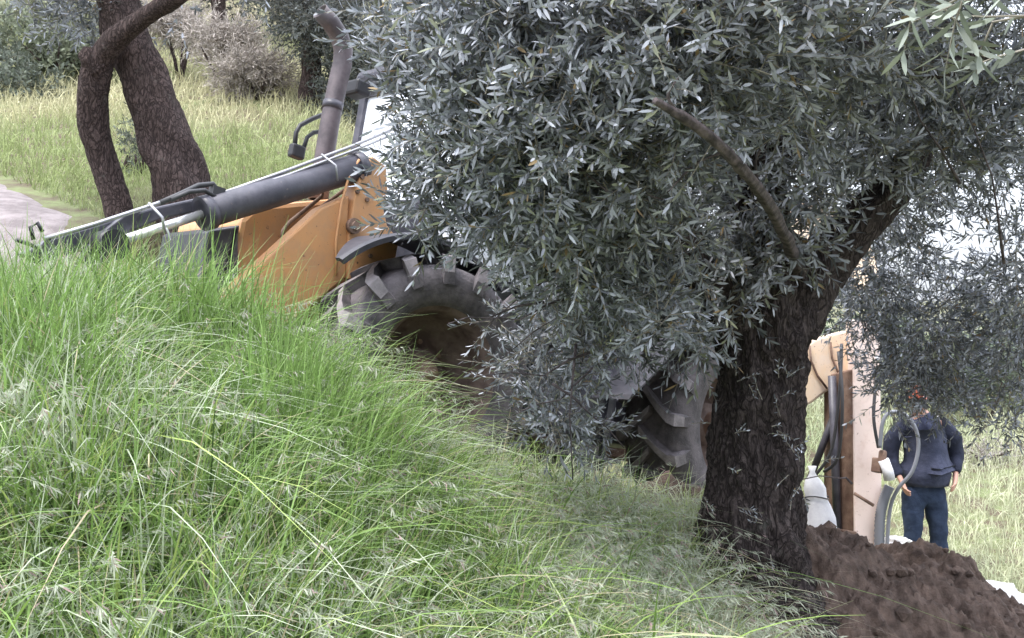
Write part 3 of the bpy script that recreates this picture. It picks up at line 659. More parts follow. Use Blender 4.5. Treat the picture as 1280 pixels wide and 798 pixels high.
m_ = MB(); m_.box((cx1, 0, (cz0 + cz1) / 2 + .2), (.012, 1.33, cz1 - cz0 - .5)); m_.build('rear_window', M['skyglass'], cab)
m_ = MB(); m_.box((-1.9, 0, 1.25), (.5, .5, .12), bevel=.04); m_.box((-2.12, 0, 1.6), (.12, .5, .65), bevel=.04); m_.build('seat', M['black'], cab)
m_ = MB(); m_.box(lp(447, 112, .0), (.12, .16, .10), bevel=.02); m_.box(lp(470, 110, 0), (.12, .2, .05), bevel=.02); m_.build('work_light', M['black'], cab)

# backhoe at the rear, boom swung out to the left
m_ = MB(); m_.box((RX - 1.05, 0, .75), (.3, 1.9, .5), bevel=.02); m_.box((RX - 1.3, .35, .85), (.35, .35, .9), bevel=.04); m_.build('kingpost_frame', M['brown'], dig)
def slab(pts, wids, th, dvec):
    """box beam following pts (centres), wids in the picture plane, th along dvec"""
    m_ = MB(); bm = m_.bm; rings = []; dv = Vector(dvec).normalized()
    for i, p in enumerate(pts):
        t_ = (Vector(pts[min(i + 1, len(pts) - 1)]) - Vector(pts[max(i - 1, 0)])).normalized(); nrm = t_.cross(dv).normalized()
        rings.append([bm.verts.new(Vector(p) + nrm * wids[i] / 2 * a + dv * th / 2 * b_) for a, b_ in ((-1, -1), (1, -1), (1, 1), (-1, 1))])
    for i in range(len(rings) - 1):
        for k in range(4): bm.faces.new((rings[i][k], rings[i][(k + 1) % 4], rings[i + 1][(k + 1) % 4], rings[i + 1][k]))
    bm.faces.new(rings[0][::-1]); bm.faces.new(rings[-1])
    bmesh.ops.recalc_face_normals(bm, faces=bm.faces[:])
    bmesh.ops.bevel(bm, geom=bm.edges[:], offset=.012, segments=2, affect='EDGES')
    return m_
dv = MI.to_3x3() @ Vector((.75, .66, 0))
bp = [wl(930, 560, 9.7), wl(935, 430, 9.75), wl(960, 330, 9.8), wl(1010, 280, 9.8), wl(1060, 300, 9.75), wl(1085, 360, 9.6)]
slab(bp, [.30, .38, .42, .40, .34, .22], .22, MI.to_3x3() @ Vector((.2, 1, 0))).build('boom', M['boompaint'], dig)
# the pale hood-like bend of the arm beside the trunk
cv = MB().prism([wl(*p, 9.55) for p in ((1000, 440), (1018, 424), (1050, 415), (1088, 412), (1098, 430), (1096, 462), (1066, 466), (1050, 480), (1030, 492), (1012, 506), (1002, 508), (990, 480))], MI.to_3x3() @ Vector((.08, .32, 0)), bevel=.02).build('dipper_head', M['boompaint'], dig)
m_ = MB()
for k, off in enumerate((0, 26)):
    m_.tube([wl(1012 + off, 432 - k * 4, 9.53), wl(1014 + off, 452 - k * 4, 9.53), wl(1022 + off, 470 - k * 4, 9.53), wl(1034 + off * .9, 486 - k * 6, 9.53)], .010, n=8)
m_.build('weld_seam', M['brown'], cv)
# vertical dipper: shaded left side painted brown, sunlit right side painted pale pink
def upright(name, pxs, y0, y1, d, th, m):
    a, b_ = pxs
    pr = MB().prism([wl(a, y0, d), wl(b_, y0, d), wl(b_ + 3, y1, d), wl(a + 2, y1, d)], MI.to_3x3() @ Vector((.04, th, 0)), bevel=.012)
    return pr.build(name, m, dig)
upright('dipper_arm', (1066, 1100), 400, 700, 9.30, .34, M['pinklit'])
m_ = MB().prism([wl(1030, 470, 9.62), wl(1066.5, 462, 9.32), wl(1068.5, 700, 9.32), wl(1030, 700, 9.62)], MI.to_3x3() @ Vector((.1, .3, 0)), bevel=.01)
m_.build('dipper_shaded_side', M['brown'], dig)  # brown slab paints the dipper's left face in shadow
m_ = MB(); m_.tube([wl(1040, 470, 9.45), wl(1048, 690, 9.45)], .035, n=14); m_.tube([wl(1012, 600, 9.6), wl(1050, 500, 9.5)], .03, n=12); m_.build('dipper_cylinder', M['darkpaint'], dig)
m_ = MB(); m_.box(wl(1056, 678, 9.22), (.16, .12, .2), bevel=.01); m_.build('foot_bracket', M['brown'], dig)
m_ = MB(); m_.box(wl(1057, 678, 9.12), (.07, .05, .12), bevel=.004); m_.build('bracket_opening', M['hole'], dig)  # solid black box paints the dark inside the bracket
m_ = MB(); m_.tube([wl(1068, 617, 9.22), wl(1092, 632, 9.22)], .014, n=8); m_.build('lever', M['brown'], dig)
m_ = MB(); m_.box(wl(1098, 582, 9.15), (.1, .08, .12), bevel=.01); m_.box(wl(1103, 572, 9.12), (.06, .06, .12), bevel=.02); m_.build('valve_block', M['brown'], dig)
m_ = MB(); m_.tube([wl(1104, 575, 9.1), wl(1110, 590, 9.1), wl(1112, 600, 9.1)], .045, n=12); m_.build('valve_cover', M['white'], dig)
def smooth_path(pts, sub=6):
    out = []; n = len(pts)
    for i in range(n - 1):
        p0, p1, p2, p3 = pts[max(i - 1, 0)], pts[i], pts[i + 1], pts[min(i + 2, n - 1)]
        for k in range(sub):
            t = k / sub; out.append(.5 * ((2 * p1) + (-p0 + p2) * t + (2 * p0 - 5 * p1 + 4 * p2 - p3) * t * t + (-p0 + 3 * p1 - 3 * p2 + p3) * t ** 3))
    out.append(pts[-1]); return out
m_ = MB(); pth = smooth_path([wl(1100, 560, 9.1), wl(1103, 530, 9.1), wl(1112, 516, 9.1), wl(1130, 518, 9.1), wl(1144, 535, 9.1), wl(1148, 560, 9.1), wl(1140, 590, 9.1), wl(1122, 612, 9.15), wl(1112, 640, 9.2), wl(1108, 700, 9.2)])
m_.tube(pth, .016, n=10); m_.build('flexible_hose', M['greyhose'], dig)
m_ = MB(); pth = smooth_path([wl(1112, 608, 9.25), wl(1105, 625, 9.25), wl(1100, 650, 9.25), wl(1099, 700, 9.25)], 18)
m_.tube(pth, [.040 + .005 * (i % 2) for i in range(len(pth))], n=14); m_.build('suction_hose', M['greyhose'], dig)
m_ = MB()
for q in ([(1052, 430, 9.3), (1050, 480, 9.25), (1040, 560, 9.3), (1018, 596, 9.4)], [(1048, 440, 9.3), (1053, 500, 9.2), (1048, 570, 9.3), (1030, 590, 9.4)], [(1096, 470, 9.2), (1092, 520, 9.15), (1098, 560, 9.15)]):
    m_.tube(smooth_path([wl(*p) for p in q]), .014, n=8)
m_.build('hydraulic_hoses', M['hose'], dig)

# ------------------------------------------------------------------ soil heap
gx = np.linspace(.9, 4.4, 230); gy = np.linspace(5.0, 9.4, 230)
SX, SY = np.meshgrid(gx, gy, indexing='ij')
def gau(cx, cy, sx, sy, h): return h * np.exp(-((SX - cx) / sx) ** 2 - ((SY - cy) / sy) ** 2)
g0 = ground(SX, SY)
def topz(px, py, d): return CAM.z - (py - 399) / FPX * d
hh = gau(2.68, 7.2, .38, .85, .375) + gau(2.05, 6.9, .5, .8, .05) + gau(1.55, 6.2, .45, .7, .04) + gau(3.15, 7.0, .5, .7, .12) + gau(2.1, 6.0, .6, .5, .08) + gau(1.35, 5.4, .6, .55, .10) + gau(3.6, 7.2, .4, .6, .05)
mask = sm(hh / .06)
rgh = np.zeros_like(SX)
pts = np.stack([SX, SY], -1).reshape(-1, 2)
rr = np.array([noise.fractal(Vector((p[0] * 4, p[1] * 4, 0)), .75, 2.2, 8) + .22 * (noise.voronoi(Vector((p[0] * 17 + 2 * noise.noise(Vector((p[0] * 6, p[1] * 6, 0))), p[1] * 14, 3)))[0][0]) - .7 * abs(noise.noise(Vector((p[0] * 8 + p[1] * 6, p[1] * 5, 1)))) + .25 * noise.noise(Vector((p[0] * 37, p[1] * 33, 5))) for p in pts]).reshape(SX.shape)
SZ = g0 - .05 + hh + mask * (.11 * rr + .04)
me = np_mesh('soil_heap', np.stack([SX, SY, SZ], -1).reshape(-1, 3), F4=grid_faces(230, 230), smooth=False)
tag(link('soil_heap', me, M['soil']), 'heap of freshly dug dark brown soil at the foot of the olive trunk', 'soil heap')
# clods lying on the heap
v = []; clod = MB()
for i in range(420):
    ii = random.randrange(230); jj = random.randrange(230)
    if hh[ii, jj] < .05: continue
    r_ = random.choice([.012, .018, .025, .04]) * random.uniform(.7, 1.3)
    res = bmesh.ops.create_icosphere(clod.bm, subdivisions=1, radius=r_)
    c = Vector((SX[ii, jj], SY[ii, jj], SZ[ii, jj] + r_ * .3))
    for q in res['verts']: q.co = Vector((q.co.x * random.uniform(.7, 1.3), q.co.y * random.uniform(.7, 1.3), q.co.z * random.uniform(.6, 1.1))) + c
tag(clod.build('soil_clods', M['soil']), 'loose crumbs of dark soil scattered over the dug heap', 'soil', kind='stuff')
# dug soil under the rear wheel
qx = np.linspace(.1, 1.6, 90); qy = np.linspace(5.7, 7.3, 90); QX, QY = np.meshgrid(qx, qy, indexing='ij')
hq = .24 * np.exp(-((QX - .95) / .36) ** 2 - ((QY - 6.4) / .38) ** 2) + .2 * np.exp(-((QX - .5) / .3) ** 2 - ((QY - 6.3) / .3) ** 2)
rq = np.array([noise.fractal(Vector((a * 5, b_ * 5, 7)), .9, 2.1, 6) for a, b_ in zip(QX.reshape(-1), QY.reshape(-1))]).reshape(QX.shape)
QZ = ground(QX, QY) - .06 + hq + sm(hq / .08) * .09 * rq
me = np_mesh('soil_heap', np.stack([QX, QY, QZ], -1).reshape(-1, 3), F4=grid_faces(90, 90), smooth=False)
tag(link('soil_heap', me, M['soil']), 'low red-brown soil bank between the tall grass and the rear tyre', 'soil heap')

# white sack beside the trunk
sp = W(1024, 684, 7.6); sp.z -= .02
sk = MB(); bm = sk.bm; rings = []
prof = [(0, .10, .07), (.03, .115, .08), (.12, .115, .08), (.22, .10, .07), (.30, .085, .06), (.36, .070, .05), (.42, .075, .05), (.47, .055, .04), (.50, .03, .022), (.53, .018, .014), (.57, .03, .012)]
for z, a, b_ in prof:
    rings.append([bm.verts.new((a * math.cos(2 * math.pi * k / 24) * (1 + .06 * math.sin(5 * k + z * 30)) + .02 * math.sin(z * 9) - z * .05, b_ * math.sin(2 * math.pi * k / 24), z)) for k in range(24)])
for i in range(len(rings) - 1):
    for k in range(24):
        f = bm.faces.new((rings[i][k], rings[i][(k + 1) % 24], rings[i + 1][(k + 1) % 24], rings[i + 1][k])); f.smooth = True
bm.faces.new(rings[0][::-1]); bm.faces.new(rings[-1])
sack = sk.build('plastic_sack', M['white'], None, sp)
tag(sack, 'small white plastic sack standing on the soil between trunk and brown digger arm', 'sack')
m_ = MB(); m_.tube([Vector((.083 * math.cos(a * .55) - .02, .062 * math.sin(a * .55), .36 + .012 * math.sin(a))) for a in range(12)], .005, n=6); m_.build('tie_cord', M['hose'], sack)

# pale stones at the right foot of the heap
for i, (px, py, d, s_, lab) in enumerate([(1244, 744, 8.0, .17, 'larger pale limestone block at the right foot of the soil heap'), (1268, 756, 7.8, .12, 'smaller pale limestone lump right of the larger block'), (1118, 678, 9.6, .10, 'pale stone behind the heap beside the hose')]):
    m_ = MB(); bmesh.ops.create_icosphere(m_.bm, subdivisions=4, radius=1)
    for v_ in m_.bm.verts:
        k = 1 + .35 * noise.fractal(v_.co * 1.3 + Vector((i * 7, 0, 0)), 1, 2, 5); v_.co = Vector((v_.co.x * s_ * 1.3 * k, v_.co.y * s_ * k, v_.co.z * s_ * .55 * k))
    p = W(px, py, d)
    tag(m_.build('stone', M['rock'], None, (p.x, p.y, p.z)), lab, 'stone')

# ------------------------------------------------------------------ person
SP = 130.0
pc = W(1155, 712, 10.8); pc.z = gz(pc.x, pc.y)
person = tag(empty('person', pc), 'person in orange-red cap, navy jacket and blue trousers standing behind the digger arm', 'person')
FOOT = pc.z
def Pp(px, py, y=0.0): return Vector(((px - 1155) / FPX * 10.8, y, CAM.z - (py - 399) / FPX * 10.8 - FOOT))
def skin(name, verts, edges, radii, m, parent, root=0, sub=2):
    me = bpy.data.meshes.new(name); me.from_pydata([tuple(v) for v in verts], edges, []); me.update()
    o = link(name, me, m, parent)
    md = o.modifiers.new('skin', 'SKIN'); md.use_smooth_shade = True
    for i, r_ in enumerate(radii):
        me.skin_vertices[0].data[i].radius = r_ if isinstance(r_, tuple) else (r_, r_)
    me.skin_vertices[0].data[root].use_root = True
    s_ = o.modifiers.new('sub', 'SUBSURF'); s_.levels = sub; s_.render_levels = sub
    return o
# joints (viewer's left arm reaches to the hose, viewer's right hand rests on the hip)
hipz = Pp(1155, 603).z; J = {}
J['pel'] = Vector((0, 0, hipz + .02)); J['waist'] = Vector((0, 0, hipz + .20)); J['chest'] = Vector((0, -.01, hipz + .45)); J['neck0'] = Vector((-.03, -.01, hipz + .60)); J['neck1'] = Vector((-.06, -.04, hipz + .69))
HC = Vector((-.09, -.07, hipz + .80))
LS, LE, LH = Pp(1121, 533), Pp(1113, 572, .02), Pp(1121, 600, -.14)
RS, RE, RH = Pp(1186, 533), Pp(1199, 570, .06), Pp(1190, 596, -.08)
LK, LF = Pp(1140, 660, -.03), Vector((-.14, .0, .08)); RK, RF = Pp(1172, 660, -.02), Vector((.16, .02, .08))
bv = [J['pel'], J['waist'], J['chest'], J['neck0'], J['neck1'], HC + Vector((0, 0, -.02)), HC + Vector((0, 0, .08)),
      LS, LE, LH, RS, RE, RH, Vector((-.10, 0, hipz - .06)), LK, LF, Vector((.10, 0, hipz - .06)), RK, RF, LF + Vector((-.02, -.16, -.045)), RF + Vector((.03, -.16, -.045))]
be = [(0, 1), (1, 2), (2, 3), (3, 4), (4, 5), (5, 6), (3, 7), (7, 8), (8, 9), (3, 10), (10, 11), (11, 12), (0, 13), (13, 14), (14, 15), (0, 16), (16, 17), (17, 18), (15, 19), (18, 20)]
br = [(.15, .11), (.145, .10), (.16, .11), (.06, .06), (.055, .06), (.07, .085), (.065, .08),   .045, .036, .026, .045, .036, .026, .085, .055, .04, .085, .055, .04, .03, .03]
def hand(H, fwd, palm_n, side):
    """palm plus four fingers and a thumb, as skin chains that start inside the palm"""
    f = Vector(fwd).normalized(); n_ = Vector(palm_n).normalized(); s_ = f.cross(n_).normalized() * side
    V = []; E = []; Rr = []
    b0 = len(bv)
    bv.append(H + f * .045); be.append((9 if H is LH else 12, b0)); br.append((.036, .017))
    for k in range(4):
        o_ = (k - 1.5) * .019; ln = [.070, .080, .074, .058][k]
        i0 = len(bv)
        bv.extend([H + f * .085 + s_ * o_, H + f * (.085 + ln * .5) + s_ * o_ * 1.08 + n_ * .012, H + f * (.085 + ln * .86) + s_ * o_ * 1.1 + n_ * .036])
        br.extend([.0105, .0095, .008]); be.extend([(b0, i0), (i0, i0 + 1), (i0 + 1, i0 + 2)])
    i0 = len(bv)
    bv.extend([H + f * .05 - s_ * .045 + n_ * .01, H + f * .085 - s_ * .058 + n_ * .025]); br.extend([.012, .0095]); be.extend([(b0, i0), (i0, i0 + 1)])
hand(LH, (.15, -.45, -.7), (.9, .1, .3), 1)
hand(RH, (-.28, -.5, -.8), (-.8, .5, .2), -1)
skin('body', bv, be, br, M['skin'], person)
body = person.children[0]
# a face on a shaped head (part of the body in look; separate small features)
m_ = MB(); bmesh.ops.create_uvsphere(m_.bm, u_segments=32, v_segments=24, radius=1)
for v_ in m_.bm.verts:
    x, y, z = v_.co
    k = 1 - .22 * max(0, -z) ** 1.3
    v_.co = Vector((x * .078 * k, y * .098 * (1 - .1 * max(0, -z)), z * .122))
    if y < 0:
        v_.co.y -= .024 * math.exp(-((x) / .16) ** 2 - ((z + .12) / .17) ** 2)      # nose
        v_.co.y -= .008 * math.exp(-((x) / .3) ** 2 - ((z + .52) / .10) ** 2)        # lips
        v_.co.y += .010 * math.exp(-((abs(x) - .38) / .17) ** 2 - ((z - .05) / .13) ** 2)  # eye sockets
        v_.co.y -= .008 * math.exp(-((x) / .3) ** 2 - ((z + .86) / .16) ** 2)        # chin
for s_ in (-1, 1):
    r_ = bmesh.ops.create_uvsphere(m_.bm, u_segments=12, v_segments=8, radius=1)
    for v_ in r_['verts']: v_.co = Vector((v_.co.x * .010 + s_ * .080, v_.co.y * .018 + .01, v_.co.z * .030 - .005))
hd = m_.build('head', M['skin'], body, HC); hd.rotation_euler = (R(8), 0, R(-10))
for p_ in hd.data.polygons: p_.use_smooth = True
for s_ in (-1, 1):
    m_ = MB(); r_ = bmesh.ops.create_uvsphere(m_.bm, u_segments=12, v_segments=8, radius=.011)
    for v_ in r_['verts']: v_.co += Vector((s_ * .030, -.083, .006))
    ey = m_.build('eye', M['hole'], body, HC); ey.rotation_euler = hd.rotation_euler
m_ = MB(); bmesh.ops.create_uvsphere(m_.bm, u_segments=24, v_segments=16, radius=1)
bmesh.ops.delete(m_.bm, geom=[v_ for v_ in m_.bm.verts if v_.co.z < -.15 or (v_.co.z < .35 and v_.co.y < -.25)], context='VERTS')
for v_ in m_.bm.verts: v_.co = Vector((v_.co.x * .085, v_.co.y * .104 + .006, v_.co.z * .128))
hr = m_.build('hair', M['hair'], person, HC); hr.rotation_euler = hd.rotation_euler
m_ = MB(); bmesh.ops.create_uvsphere(m_.bm, u_segments=28, v_segments=18, radius=1)
bmesh.ops.delete(m_.bm, geom=[v_ for v_ in m_.bm.verts if v_.co.z < .28], context='VERTS')
for v_ in m_.bm.verts: v_.co = Vector((v_.co.x * .095, v_.co.y * .114, v_.co.z * .140))
m_.prism([(.085 * math.cos(R(a)), -.02 + .19 * math.sin(R(a)), .044 - .01 * abs(math.cos(R(a)))) for a in range(180, 361, 15)], (0, 0, .006))
cp = m_.build('cap', M['cap'], person, HC); cp.rotation_euler = hd.rotation_euler
# jacket torso, with the sleeves as parts of their own
jv = [Vector((.02, -.01, hipz + .0)), Vector((.02, -.015, hipz + .17)), Vector((.015, -.02, hipz + .32)), Vector((.005, -.01, hipz + .46)), Vector((-.01, 0, hipz + .56)), Vector((-.05, -.03, hipz + .665)), Vector((-.13, 0, hipz + .56)), Vector((.12, 0, hipz + .545))]
jk = skin('jacket', jv, [(0, 1), (1, 2), (2, 3), (3, 4), (4, 5), (4, 6), (4, 7)], [(.222, .168), (.222, .172), (.225, .175), (.205, .155), (.15, .115), (.08, .08), (.095, .09), (.095, .09)], M['vest'], person, root=2)
hm = MB(); bm = hm.bm; rg = []
for z, a, b_ in ((-.03, .185, .15), (-.025, .205, .170), (.01, .213, .178), (.05, .224, .187), (.09, .233, .193), (.125, .230, .188)):
    rg.append([bm.verts.new((.02 + a * math.cos(2 * math.pi * k / 40) * (1 + .015 * math.sin(k * 2.1)), -.012 + b_ * math.sin(2 * math.pi * k / 40) * (1 + .02 * math.sin(k * 1.7 + z * 30)), hipz + z)) for k in range(40)])
for i in range(5):
    for k in range(40):
        f = bm.faces.new((rg[i][k], rg[i][(k + 1) % 40], rg[i + 1][(k + 1) % 40], rg[i + 1][k])); f.smooth = True
hm.build('jacket_hem', M['vest'], person)
for S_, E_, H_, o_ in ((LS, LE, LH, -.01), (RS, RE, RH, .012)):
    In = S_ + Vector((-.09 * math.copysign(1, o_), 0, .015))
    skin('sleeve', [In, S_, (S_ + E_) / 2 + Vector((o_, 0, 0)), E_, E_ * .3 + H_ * .7, E_ * .2 + H_ * .8], [(0, 1), (1, 2), (2, 3), (3, 4), (4, 5)], [(.105, .095), .095, .088, .080, .056, .052], M['navy'], person, root=1)
dm = bpy.data.textures.new('folds', 'CLOUDS'); dm.noise_scale = .11
for o_, s_ in ((jk, .045), (person.children[-1], .03), (person.children[-2], .03)):
    d_ = o_.modifiers.new('folds', 'DISPLACE'); d_.texture = dm; d_.strength = s_; d_.mid_level = .5
gl = jk
m_ = MB(); q = Pp(1164, 520, -.175); m_.prism([q + Vector((-.022, 0, -.018)), q + Vector((.022, 0, -.018)), q + Vector((.004, .006, .020))], (0, .02, 0)); m_.build('chest_emblem', M['white'], gl)
# trousers
tv = [Vector((0, 0, hipz + .06)), Vector((0, 0, hipz - .04)), Vector((-.105, 0, hipz - .16)), LK, (LK + LF) / 2, LF + Vector((0, 0, .03)), Vector((.105, 0, hipz - .16)), RK, (RK + RF) / 2, RF + Vector((0, 0, .03))]
te = [(0, 1), (1, 2), (2, 3), (3, 4), (4, 5), (1, 6), (6, 7), (7, 8), (8, 9)]
tr_ = skin('trousers', tv, te, [(.165, .13), (.18, .14), (.115, .125), (.09, .095), .085, .085, (.115, .125), (.09, .095), .085, .085], M['denim'], person, root=1)
d_ = tr_.modifiers.new('folds', 'DISPLACE'); d_.texture = dm; d_.strength = .035; d_.mid_level = .5
for F_ in (LF, RF):
    skin('boot', [F_ + Vector((0, .03, .06)), F_ + Vector((0, .02, -.03)), F_ + Vector((.0, -.10, -.04)), F_ + Vector((0, -.20, -.045))], [(0, 1), (1, 2), (2, 3)], [.055, .055, (.05, .04), (.045, .032)], M['boot'], person, root=1)

# ------------------------------------------------------------------ grass
def blades(x, y, h, wd, bend, lean, col, segs=5, curl=1.0):
    n = len(x); z = ground(x, y) - .02
    P = np.stack([x, y, z], 1)
    a = rng.uniform(0, 2 * math.pi, n)
    hd_ = np.stack([np.cos(a) + lean[0], np.sin(a) + lean[1], np.zeros(n)], 1); hd_ = norm(hd_)
    sv = norm(np.stack([-hd_[:, 1], hd_[:, 0], np.zeros(n)], 1) + .6 * rdir(n))
    V = []
    tilt = rng.uniform(.05, .35, n)
    for i in range(segs + 1):
        t = i / segs
        hor = (tilt * t + bend * t ** 2.2) * h; ver = h * t * (1 - .55 * np.clip(bend, 0, 1.6) * t ** 1.8)
        c = P + hd_ * hor[:, None] + np.array([0, 0, 1]) * ver[:, None]
        ww = (wd * (1 - t ** 2.2) * .5 + .0004)[:, None]
        V += [c - sv * ww, c + sv * ww]
    V = np.stack(V, 1); b_ = (np.arange(n) * (2 * segs + 2))[:, None]
    F = np.concatenate([b_ + np.array([[2 * i, 2 * i + 1, 2 * i + 3, 2 * i + 2]]) for i in range(segs)])
    tips = (V[:, -1] + V[:, -2]) / 2; td = norm(tips - (V[:, -3] + V[:, -4]) / 2)
    return V.reshape(-1, 3), F, np.repeat(col, 2 * segs + 2, 0), tips, td

def zone_col(x, y, n, silver):
    G = np.array([.19, .30, .085]); Yg = np.array([.33, .42, .13]); S = np.array([.46, .52, .38]); T_ = np.array([.46, .39, .27]); Dk = np.array([.06, .11, .035])
    r = rng.random(n); c = np.empty((n, 3))
    c[:] = G; c[r < .35] = Yg; c[r < .12] = Dk
    ps = np.clip(silver, 0, 1); r2 = rng.random(n); c[r2 < ps * .75] = S
    r3 = rng.random(n); c[r3 < .06] = T_
    return c * rng.uniform(.75, 1.25, (n, 1))

def in_heap(x, y):
    a = .40 * np.exp(-((x - 2.58) / .42) ** 2 - ((y - 7.2) / .9) ** 2) + .22 * np.exp(-((x - 2.0) / .5) ** 2 - ((y - 6.9) / .8) ** 2) + .22 * np.exp(-((x - 1.55) / .45) ** 2 - ((y - 6.2) / .7) ** 2)
    return a

NB = 62000
u = rng.random(NB); y = 1.75 + (5.75 - 1.75) * u ** .8
x = (rng.random(NB) * 1.16 - .60) * (y * .98 + .25)
# tufts: pull blades towards random centres
ce = rng.uniform(0, 1, (2600, 2)); cyy_ = 1.7 + 4.1 * ce[:, 0] ** .8; cxx_ = (ce[:, 1] * 1.16 - .60) * (cyy_ * .98 + .25)
idx = rng.integers(0, 2600, NB); use = rng.random(NB) < .62
x = np.where(use, cxx_[idx] + rng.normal(0, .035, NB), x); y = np.where(use, cyy_[idx] + rng.normal(0, .035, NB), y)
lim = np.interp(y, [0, 3, 4.0, 4.7, 5.0, 5.6, 6], [1.1, .85, .98, 1.0, .92, .62, .4])
keep = (x < lim + rng.normal(0, .12, NB)) & ~((y < 3.2) & (x > .32 * y + .55))
x, y = x[keep], y[keep]; n = len(x)
zn = pnoise(x, y, 1.6, 21) + .5 * pnoise(x, y, 4.2, 22)
silver = .58 + .55 * zn + .35 * sm((x - .1) / .7)
px_ = 640 + FPX * x / y
hgt = (.34 + .10 * pnoise(x, y, 3, 30)) * rng.uniform(.55, 1.25, n) * np.interp(x, [-2, -.8, 0, .8, 1.4], [1.15, 1.1, .95, .85, .75])
hgt *= np.clip(.45 + (y - 1.7) * .35, .3, 1.0)
bend = np.abs(rng.normal(.45, .35, n)) + .25 * np.clip(silver, 0, 1)
bend = bend * rng.choice([.45, 1.0, 1.5], n)
v, f, c, tips, td = blades(x, y, hgt * 1.3, rng.uniform(.0035, .0095, n), bend, (.12, -.05), zone_col(x, y, n, silver), segs=6)
tag(link('meadow_grass', np_mesh('meadow_grass', v, None, f, c), M['grass']), 'tall green grass covering the bank in the foreground', 'grass', kind='stuff')

# tall upright patch of lush blades in the middle of the left half
n = 8000; tcx = np.interp(rng.random(n), [0, .5, 1], [-2.1, -1.1, -.45]); y = rng.normal(4.4, .5, n); x = tcx + rng.normal(0, .22, n)
k_ = (y > 2.6) & (y < 5.5); x, y = x[k_], y[k_]; n = len(x)
G1 = np.array([.21, .325, .10]) * rng.uniform(.6, 1.4, (n, 1))
v, f, c, _, _ = blades(x, y, rng.uniform(.32, .66, n) * (1 + .2 * pnoise(x, y, 5, 55)), rng.uniform(.005, .012, n), np.abs(rng.normal(.2, .25, n)), (.05, 0), G1, segs=6)
tag(link('lush_grass', np_mesh('lush_grass', v, None, f, c), M['grass']), 'patch of taller vivid green blades standing in the left half of the bank', 'grass', kind='stuff')

n = 1500; y = 1.9 + 3.6 * rng.random(n) ** .8; x = (rng.random(n) * 1.16 - .60) * (y * .98 + .2); k_ = (x < np.interp(y, [0, 4.5, 5.6], [.9, .9, .4])) & ~((y < 3.2) & (x > .32 * y + .3)); x, y = x[k_], y[k_]; n = len(x)
pc_ = np.array([[.24, .36, .09], [.36, .42, .22], [.17, .28, .07], [.46, .42, .28]])[rng.choice(4, n, p=[.4, .3, .22, .08])] * rng.uniform(.8, 1.25, (n, 1))
v, f, c, _, _ = blades(x, y, rng.uniform(.42, .75, n) * np.clip(.5 + (y - 1.7) * .3, .3, 1.0), rng.uniform(.005, .010, n), rng.uniform(.3, 1.2, n), (.12, -.1), pc_, segs=9)
tag(link('arching_grass', np_mesh('arching_grass', v, None, f, c), M['grass']), 'long broad blades of grass arching over the bank', 'grass', kind='stuff')

# seeding brome: arching stalks with hanging silvery spikelets
n = 7000; y = 1.9 + 3.8 * rng.random(n) ** .75; x = (rng.random(n) * 1.16 - .60) * (y * .98 + .2)
lim = np.interp(y, [0, 3, 4.0, 4.7, 5.0, 5.6, 6], [1.1, .8, .92, .95, .9, .6, .4]); zz = pnoise(x, y, 1.6, 21) + .5 * pnoise(x, y, 4.2, 22)
k_ = (x < lim) & (zz + rng.normal(0, .45, n) > -.25) & ~((y < 3.2) & (x > .32 * y + .4)); x, y = x[k_], y[k_]; n = len(x)
Sc = np.array([.40, .45, .30]) * rng.uniform(.8, 1.2, (n, 1))
hs = rng.uniform(.36, .58, n) * np.clip(.45 + (y - 1.7) * .35, .3, 1.0)
v, f, c, tips, td = blades(x, y, hs, np.full(n, .0022), np.abs(rng.normal(.6, .25, n)), (.2, -.15), Sc, segs=7)
VV = [v]; FF = [f]; CC = [c]; F3l = []
base = len(v)
ns = 17; Pt = []; Dt = []
for k in range(ns):
    Pt.append(tips - td * (rng.random(n) * .13)[:, None]); Dt.append(norm(td * .6 + .55 * rdir(n) + np.array([.15, 0, -.75])))
Pt = np.concatenate(Pt); Dt = np.concatenate(Dt); Nn = norm(np.cross(Dt, rdir(len(Dt))))
lv, l3, l4 = leaf_arrays(Pt, Dt, Nn, rng.uniform(.018, .05, len(Pt)), rng.uniform(.002, .005, len(Pt)), curl=.1)
tone = np.where(rng.random((len(Pt), 1)) < .15, np.array([[.42, .30, .30]]), np.array([[.47, .50, .40]])) * rng.uniform(.75, 1.15, (len(Pt), 1))
me = np_mesh('seeding_grass', np.concatenate([v, lv]), l3 + base, np.concatenate([f, l4 + base]), np.concatenate([c, np.repeat(tone, 6, 0)]))
tag(link('seeding_grass', me, M['seed']), 'silvery drooping seed heads of wild grass above the green bank', 'grass', kind='stuff')

n = 5200; x = rng.uniform(-.5, 1.0, n); y = rng.uniform(5.1, 6.05, n); cc_ = rng.integers(0, 300, n); tx = rng.uniform(-.5, .98, 300); ty = rng.uniform(5.1, 6.0, 300)
x = np.where(rng.random(n) < .7, tx[cc_] + rng.normal(0, .03, n), x); y = np.where(rng.random(n) < .7, ty[cc_] + rng.normal(0, .03, n), y)
k_ = x < .98; x, y = x[k_], y[k_]; n = len(x)
Ec = np.array([[.60, .60, .42], [.46, .56, .22], [.54, .60, .40]])[rng.integers(0, 3, n)] * rng.uniform(.7, 1.25, (n, 1))
v, f, c, _, _ = blades(x, y, rng.uniform(.18, .42, n), rng.uniform(.004, .008, n), np.abs(rng.normal(.5, .4, n)), (.15, -.1), Ec, segs=6)
tag(link('bank_edge_grass', np_mesh('bank_edge_grass', v, None, f, c), M['grass']), 'pale tufts of grass along the far edge of the bank in front of the tyres', 'grass', kind='stuff')

